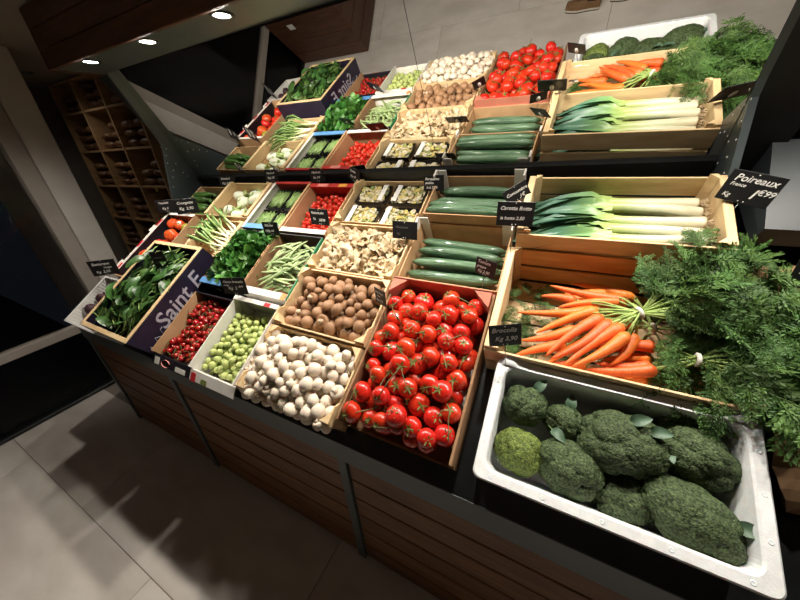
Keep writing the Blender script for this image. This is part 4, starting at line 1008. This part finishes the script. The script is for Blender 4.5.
# ---- trays of fine beans
def tray_mesh(a, b_, h):
    mb = MB(); lo = [(-a * .9, -b_ * .9, 0), (a * .9, -b_ * .9, 0), (a * .9, b_ * .9, 0), (-a * .9, b_ * .9, 0)]; hi = [(-a, -b_, h), (a, -b_, h), (a, b_, h), (-a, b_, h)]
    li = [(x * .93, y * .93, z) for x, y, z in hi]; ll = [(x * .93, y * .93, .004) for x, y, z in lo]
    vs_ = lo + hi + li + ll
    fs = [(3, 2, 1, 0)] + [(i, (i + 1) % 4, 4 + (i + 1) % 4, 4 + i) for i in range(4)] + [(4 + i, 4 + (i + 1) % 4, 8 + (i + 1) % 4, 8 + i) for i in range(4)] + [(8 + i, 8 + (i + 1) % 4, 12 + (i + 1) % 4, 12 + i) for i in range(4)] + [(12, 13, 14, 15)]
    return mb.add(vs_, fs).mesh('tray', m_tray)
def fb_mesh(a, b_, seed, n=150):
    r = random.Random(seed); mb = MB()
    for i in range(n):
        l = r.uniform(.08, .10) * .5; y = r.uniform(-b_ + .06, b_ - .06) if b_ > .07 else 0; x = r.uniform(-a + .008, a - .008); z = .012 + .024 * (i / n); an = r.gauss(0, .18)
        d = Vector((math.sin(an), math.cos(an), 0)) * l; c = Vector((x - math.sin(an) * 0, y, z)); k = Vector((r.uniform(-.004, .004), 0, r.uniform(-.002, .003)))
        mb.tube([c - d, c + k, c + d], [.002, .0034, .002], 5)
    return mb.mesh('beans', m_fbean)
fa, fb_ = .068, .088
ftr = tray_mesh(fa, fb_, .03); fbm = [fb_mesh(fa, fb_, i) for i in range(3)]
filmme = lambda a, b_, h: MB().box(-a, a, -b_, b_, h, h + .0006).mesh('film', film)
ff = filmme(fa * .99, fb_ * .99, .041)
for i, (u, v, lab) in enumerate(((-1.655, 1.105, 'black tray of fine green beans at the back left of its carton'), (-1.502, 1.105, 'black tray of fine green beans at the back right of its carton'), (-1.652, .915, 'black tray of fine green beans at the front of its carton'), (-1.503, .905, 'dark-edged tray of fine green beans in the front right of its carton'))):
    t = thing('bean_tray', lab, 'tray', SM @ T(u, v, .085) @ RZ(r.uniform(-.03, .03)), 'fine bean trays')
    part('tray', ftr, t); part('beans', fbm[i % 3], t, kind='stuff')
bpy_tr = None
# ---- trays of chopped vegetables
def mix_mesh(a, b_, seed):
    r = random.Random(seed); mb = MB()
    for i in range(170):
        x, y = r.uniform(-a + .018, a - .018), r.uniform(-b_ + .018, b_ - .018); z = .013 + .024 * i / 170
        M_ = T(x, y, z) @ rrot(r, .55); mi = r.choice((0, 0, 0, 1, 1, 2))
        if r.random() < .35: mb.tube([(-.016, 0, 0), (0, .004, .002), (.016, 0, 0)], [.004, .006, .004], 6, M_, mi=mi)
        else: mb.lathe([(.012, -.002), (.0145, 0), (.012, .002)], 9, M_, mi=mi)
    return mb.mesh('filling', m_mix1, m_mix2, m_mix3)
ma, mbb = .098, .068
vtr = tray_mesh(ma, mbb, .032)
for i, (u, v, lab) in enumerate(((-.945, 1.155, 'film-wrapped tray of chopped vegetables at the back left of its crate'), (-.725, 1.155, 'film-wrapped tray of chopped vegetables at the back right of its crate'), (-.945, .99, 'film-wrapped tray of chopped mushrooms at the front left of its crate'), (-.725, .99, 'film-wrapped tray of chopped mushrooms at the front right of its crate'))):
    t = thing('vegetable_tray', lab, 'tray', SM @ T(u, v, .095), 'vegetable trays')
    part('tray', vtr, t); part('filling', mix_mesh(ma, mbb, i), t, kind='stuff')
    part('film', filmme(ma * .985, mbb * .985, .043), t)
    sx = (1, -1, -1, -1)[i]
    bpart('label_strip', sx * .065 - .014, sx * .065 + .014, -mbb * .9, mbb * .9, .0440, .0446, m_white, t, 0, label='white paper label')

# ---- spinach, lamb's lettuce
spl = [leafmesh('leaf', .12, .024, m_spin, m_spst, r.uniform(.1, .6), r.uniform(-.1, .5), i, .45, wav=.16) for i in range(6)]
r = random.Random(14)
SPN = 260
for k in range(SPN):
    lay = k / SPN
    u, v = r.uniform(-2.16, -1.83), r.uniform(.02, .50)
    h = .185 + .07 * lay + .03 * (1 - ((u + 1.995) / .25) ** 2) * (1 - ((v - .26) / .3) ** 2) * lay
    solo('spinach_leaf', r.choice(spl), 'dark green spinach leaf heaped in the navy box', 'leaf', SM @ T(u, v, h) @ RZ(r.gauss(-1.7 if v > .2 else 1.6, .95)) @ RY(r.uniform(-.45, .25)) @ RX(r.uniform(-.8, .8)) @ SC(r.uniform(.75, 1.1)), 'spinach leaves')
def rosette(seed):
    r = random.Random(seed); mb = MB()
    for i in range(8):
        L = r.uniform(.035, .06); a = i * 2.4 + r.uniform(-.3, .3); el = .25 + .1 * i; g_ = []
        for q_ in range(6):
            q = q_ / 5; w = .004 + .013 * math.sin(PI * min(1, max(0, (q - .25) / .78))) if q > .2 else .003
            if q_ == 5: w = .002
            g_.append([(L * q, w * s, L * .3 * math.sin(q * 2.2) * (1 if i % 2 else .5) + abs(s) * w * .5) for s in (-1, 0, 1)])
        mb.sheet(g_, RZ(a) @ RY(-el))
    return sheetmesh('lambs_lettuce', mb, m_herb)
ros = [rosette(i) for i in range(5)]; r = random.Random(15)
its = pile(41, -1.735, -1.425, .395, .785, .075, .018, .024, dome(-1.735, -1.425, .395, .785, .125, .045), nmax=200, tight=.72)
for u, v, h, rad in its:
    solo('lambs_lettuce', r.choice(ros), 'green lamb\'s lettuce rosette heaped in the blue-rimmed carton', 'salad', SM @ T(u, v, h) @ rrot(r, .9) @ SC(r.uniform(.9, 1.3)), 'lamb\'s lettuce')

# ---- spring onions, fennel, beetroot
def sonion(seed):
    r = random.Random(seed); mb = MB(); k = r.uniform(-.02, .02)
    mb.tube([(-.004, 0, 0), (0, 0, 0), (.012, 0, 0), (.03, 0, 0), (.10, k * .3, .004), (.15, k * .5, .006)], [.003, .008, .0115, .007, .0058, .0065], 10)
    for i in range(3):
        L = r.uniform(.14, .22); sp = r.uniform(-.08, .08); up = r.uniform(0, .05)
        mb.tube([(.13, k * .4, .005), (.15 + L * .4, k + sp * .4, .01 + up), (.15 + L * .75, k + sp * .8, up), (.15 + L, k + sp * 1.2, up * .4 - .01)], [.005, .0065, .0055, .0012], 7, flat=.6)
    return mb.mesh('spring_onion', m_onion)
son = [sonion(i) for i in range(4)]; r = random.Random(16)
for k in range(20):
    u = -1.80 - .006 * k + r.uniform(-.01, .01); 
    solo('spring_onion', r.choice(son), '%sspring onion with white bulb towards the lamb\'s lettuce' % ('upper ' if k >= 10 else 'lower '), 'spring onion', SM @ T(-1.80 + r.uniform(-.02, .01), .60 + .22 * ((k * 7) % 20) / 20, .10 + .05 * k / 20) @ RZ(PI + r.uniform(-.55, .15)) @ RY(r.uniform(-.15, .05)), 'spring onions')
def fennel(seed):
    r = random.Random(seed)
    bulb = MB()
    for i in range(4):
        bulb.lathe([(.004, -.042), (.02, -.04), (.034, -.022), (.038, 0), (.032, .024), (.021, .045), (.014, .06)], 16, T((i % 2 - .5) * .012, (i // 2 - .5) * .012, .004 * i) @ RX(r.uniform(-.12, .12)) @ SC(1, .78, 1))
    st = []
    for i in range(4):
        a = r.uniform(-.5, .5); b_ = r.uniform(-.5, .5); l = r.uniform(.06, .11)
        st.append(MB().tube([(a * .02, b_ * .02, .045), (a * .04, b_ * .04, .045 + l * .5), (a * .09, b_ * .09, .045 + l)], [.009, .0075, .006], 9).mesh('stalk', m_fens))
    return bulb.mesh('bulb', m_fenb), st
fns = [fennel(i) for i in range(3)]
fr2 = [o.copy() for o in frs[:3]]
for o in fr2: o.materials.clear(); o.materials.append(m_fenf)
r = random.Random(17)
for i, (u, v, h, ax) in enumerate(((-2.10, 1.13, .09, 0.1), (-2.09, .99, .09, -.1), (-2.00, 1.06, .10, .3), (-1.94, 1.15, .08, PI), (-1.88, .97, .08, 2.9), (-1.86, 1.10, .10, -2.9), (-1.97, .94, .09, .2), (-1.84, 1.16, .07, 2.6))):
    bl, st = fns[i % 3]
    t = thing('fennel', 'white fennel bulb with green stalks, %s in the back left crate' % ('rear left', 'front left', 'centre left', 'rear centre', 'front right', 'centre right', 'front centre', 'rear right')[i], 'fennel', SM @ T(u, v, h) @ RZ(ax) @ RY(PI / 2 - .15) @ RZ(r.uniform(0, 6)), 'fennel bulbs')
    part('bulb', bl, t)
    for s in st: part('stalk', s, t)
    for k in range(5): part('frond', r.choice(fr2), t, T(0, 0, .09) @ RZ(r.uniform(0, 6)) @ RY(-PI / 2 + r.uniform(-.5, .5)) @ SC(r.uniform(.3, .5)))
def beet(seed):
    r = random.Random(seed)
    b_ = MB().lathe([(.06, -1.15), (.2, -1.0), (.62, -.75), (.94, -.3), (1, .1), (.88, .5), (.55, .78), (.25, .86), (.2, .95)], 18, lob=3, lamp=.03).mesh('root', m_beet)
    return b_
bts = [beet(i) for i in range(2)]; r = random.Random(18)
stub = MB().tube([(0, 0, .85), (.05, 0, 1.1), (.1, .03, 1.25)], [.18, .14, .1], 8).mesh('stub', m_beet)
its = pile(51, -2.63, -2.265, -.055, .26, .05, .034, .045, lambda u, v: .125, tight=.97)
rw = rows_of(its, 4)
for n_, (u, v, h, rad) in enumerate(its):
    t = thing('beetroot', 'dark purple beetroot in the ribbed tray, %s row from the front, %s from the left' % (ORD[rw[n_][0]], ORD[rw[n_][1]]), 'beetroot', SM @ T(u, v, h) @ rrot(r, 1.3), 'beetroot'); part('root', r.choice(bts), t, SC(rad)); part('stub', stub, t, SC(rad))

# ================================================================== SIGNS
ovl = MB().lathe([(.001, -.0006), (.010, -.0006), (.010, .0006), (.001, .0006)], 16, RX(PI / 2) @ SC(1, 1.9, 1)).mesh('clip', m_white)
pin2 = MB().lathe([(.0005, -.001), (.0017, -.0005), (.0017, .0005), (.0005, .001)], 8, RX(PI / 2)).mesh('stud', m_white)
def sign(u, v, h, lines, label, w=.11, ht=.07, yaw=0.0, tilt=.3, roll=0.0, chalk=m_chalk, pick=.11):
    P = S(u, v, h); tilt = (tilt - .3) * .5
    M_ = Matrix.Translation(P) @ RZ(yaw) @ RX(-tilt) @ RY(roll)
    base = M_ @ T(0, 0, -ht / 2 - pick)
    t = thing('price_sign', label, 'sign', base, 'chalked price signs'); U = T(0, 0, ht / 2 + pick)
    part('slate', boxmesh('slate', w, .003, ht, m_slate, .0008), t, U)
    if lines: part('lettering', text_mb(lines, chalk).mesh('lettering', chalk), t, U @ T(0, -.0019, 0), label='white chalk handwriting')
    part('pick', MB().tube([(0, .0025, -.01), (0, .0025, -ht / 2 - pick)], .0014, 6).mesh('pick', m_wire), t, U)
    part('clip', ovl, t, U @ T(0, .0026, -.012))
    for x in (-.006, .006): part('stud', pin2, t, U @ T(x, -.0018, -ht / 2 + .006))
    part('stud', pin2, t, U @ T(0, -.0018, ht / 2 - .006))
    return t
sign(.492, .985, .330, [('Poireaux', -.046, .015, .026), ('France', -.047, .001, .013), ('1', .004, -.025, .037), ('€99', .019, -.012, .022), ('Kg', -.049, -.03, .016)], 'large chalk sign reading Poireaux 1€99 beside the leek crate', .118, .085, yaw=-.30, tilt=.30, roll=.22)
sign(-.130, .838, .335, [('Carotte Botte', -.052, .014, .018), ('la botte 2,50', -.05, -.02, .016)], 'chalk sign for bunched carrots clipped on the leek crate end', .125, .085, yaw=.05, tilt=.3)
sign(-.150, .985, .30, [('Concombre', -.04, 0, .017), ('1€', .005, -.022, .018)], 'tilted chalk sign for cucumbers half behind the carrot sign', .095, .06, yaw=.45, tilt=.4, roll=-.5)
sign(-.077, .395, .275, [('Brocolis', -.04, .012, .022), ('Kg 3,90', -.03, -.018, .021)], 'chalk sign reading Brocolis on the carrot crate corner', .095, .075, yaw=.35, tilt=.35, roll=-.12)
sign(-.205, .685, .205, [('Tomate', -.036, .014, .017), ('grappe', -.036, -.004, .014), ('Kg 2,90', -.03, -.024, .016)], 'chalk sign at the back corner of the vine tomato tray', .085, .07, yaw=-.3, tilt=.2, roll=.12)
sign(-.605, .838, .205, [('Pleurotes', -.045, .008, .016), ('Kg', -.04, -.02, .014)], 'almost blank chalk sign over the oyster mushrooms', .125, .08, yaw=0, tilt=.5, chalk=m_chalkf)
sign(-.565, 1.154, .205, [('Barquette', -.045, .014, .018), ('poêlée', -.045, -.004, .016), ('la b 2,95', -.04, -.026, .017)], 'chalk sign behind the chopped vegetable trays beside the cucumbers', .105, .075, yaw=0, tilt=.2)
sign(-.578, .480, .205, [('Champign.', -.034, .014, .014), ('brun', -.02, -.002, .012), ('Kg 4,70', -.03, -.022, .015)], 'narrow chalk sign between the brown mushrooms and the tomatoes', .075, .07, yaw=-.45, tilt=.2)
sign(-1.375, .385, .215, [('Choux bruxelle', -.055, .018, .017), ('rouge', -.055, .002, .012), ('Kg  2', -.035, -.018, .022), ('€99', .022, -.008, .014)], 'chalk sign for Brussels sprouts behind the white carton', .13, .09, yaw=.35, tilt=.3)
sign(-2.515, .300, .25, [('Betterave', -.055, .018, .024), ('rouge', .0, -.004, .018), ('Kg  2,50', -.05, -.032, .022)], 'chalk sign for beetroot at the far left edge', .145, .10, yaw=.75, tilt=.25)
sign(-1.90, .40, .31, [('Epinard', -.03, .01, .015), ('Kg 3', -.02, -.02, .016)], 'chalk sign standing in the spinach leaves', .075, .10, yaw=.5, tilt=.15, chalk=m_chalkf)
sign(-2.295, .885, .225, [('Courgette', -.055, .016, .024), ('Kg  2,90', -.05, -.022, .026)], 'chalk sign standing before the courgettes', .14, .10, yaw=.75, tilt=.3)
sign(-2.530, .875, .225, [('Tomate', -.045, .016, .02), ('Kg 3', -.03, -.022, .02)], 'chalk sign leaning out at the left rim by the rack', .12, .085, yaw=.8, tilt=.3)
sign(-2.215, 1.21, .17, [('Fenouil', -.04, .01, .02), ('Kg 2,95', -.04, -.02, .02)], 'small chalk sign on the black ledge beside the courgettes', .11, .06, yaw=.7, tilt=.2)
sign(-1.415, .775, .205, [('Mâche', -.035, .012, .02), ('100g 1€', -.04, -.018, .017)], 'chalk sign between the lamb\'s lettuce and flat beans', .10, .075, yaw=.2, tilt=.2)
sign(-1.12, .875, .215, [('Haricot plat', -.052, .016, .018), ('Kg', -.045, -.014, .016), ('2€90', -.005, -.022, .02)], 'chalk sign in front of the loose cherry tomatoes', .13, .085, yaw=-.05, tilt=.25)
sign(-1.77, 1.245, .185, [('Fenouil', -.03, .012, .017), ('Kg 2€', -.03, -.018, .018)], 'chalk sign behind the fennel crate at the mirror', .085, .08, yaw=.6, tilt=.1)
sign(-1.37, 1.245, .185, [('Haricot', -.035, .012, .018), ('fin 3€', -.03, -.018, .018)], 'chalk sign behind the fine bean trays at the mirror', .095, .08, yaw=.4, tilt=.1)
sign(-1.09, 1.24, .19, [('Cerise', -.035, .012, .018), ('Kg 4€', -.03, -.018, .018)], 'chalk sign behind the red-walled carton at the mirror', .10, .08, yaw=-.3, tilt=.15, roll=.3)

# ================================================================== things on the neighbouring stand
def crumple(seed, a, b_, h):
    r = random.Random(seed); g_ = []
    for i in range(15):
        row = []
        for j in range(11):
            x, y = a * (i / 7 - 1), b_ * (j / 5 - 1); e = max(abs(i / 7 - 1), abs(j / 5 - 1))
            z = h * (1 - .75 * e ** 3) + .05 * noise.noise(Vector((x * 14, y * 14, seed))) + .02 * noise.noise(Vector((x * 40, y * 40, seed)))
            row.append((x, y, max(z, .002)))
        g_.append(row)
    mb = MB().sheet(g_, smooth=False); 
    n = 15 * 11
    base = [(p[0] * .9, p[1] * .9, 0) for row in (g_[0], g_[-1]) for p in (row[0], row[-1])]
    mb.add([base[0], base[1], base[3], base[2]], [(0, 1, 2, 3)])
    return sheetmesh('paper_sack', mb, m_paper)
solo('paper_sack', crumple(3, .13, .07, .17), 'crumpled brown kraft paper behind the carrot tops at the right edge', 'paper', SM @ T(.725, .87, -.05))
solo('paper_sack', crumple(9, .14, .14, .13), 'crumpled brown kraft paper low beside the foam box at the right edge', 'paper', SM @ T(.79, .34, -.05), None)
sign(.66, .76, .24, [('Pommes', -.05, .0, .03)], 'chalk sign cut off by the right edge beside the carrot tops', .12, .08, yaw=-.2, tilt=.4, pick=.15)
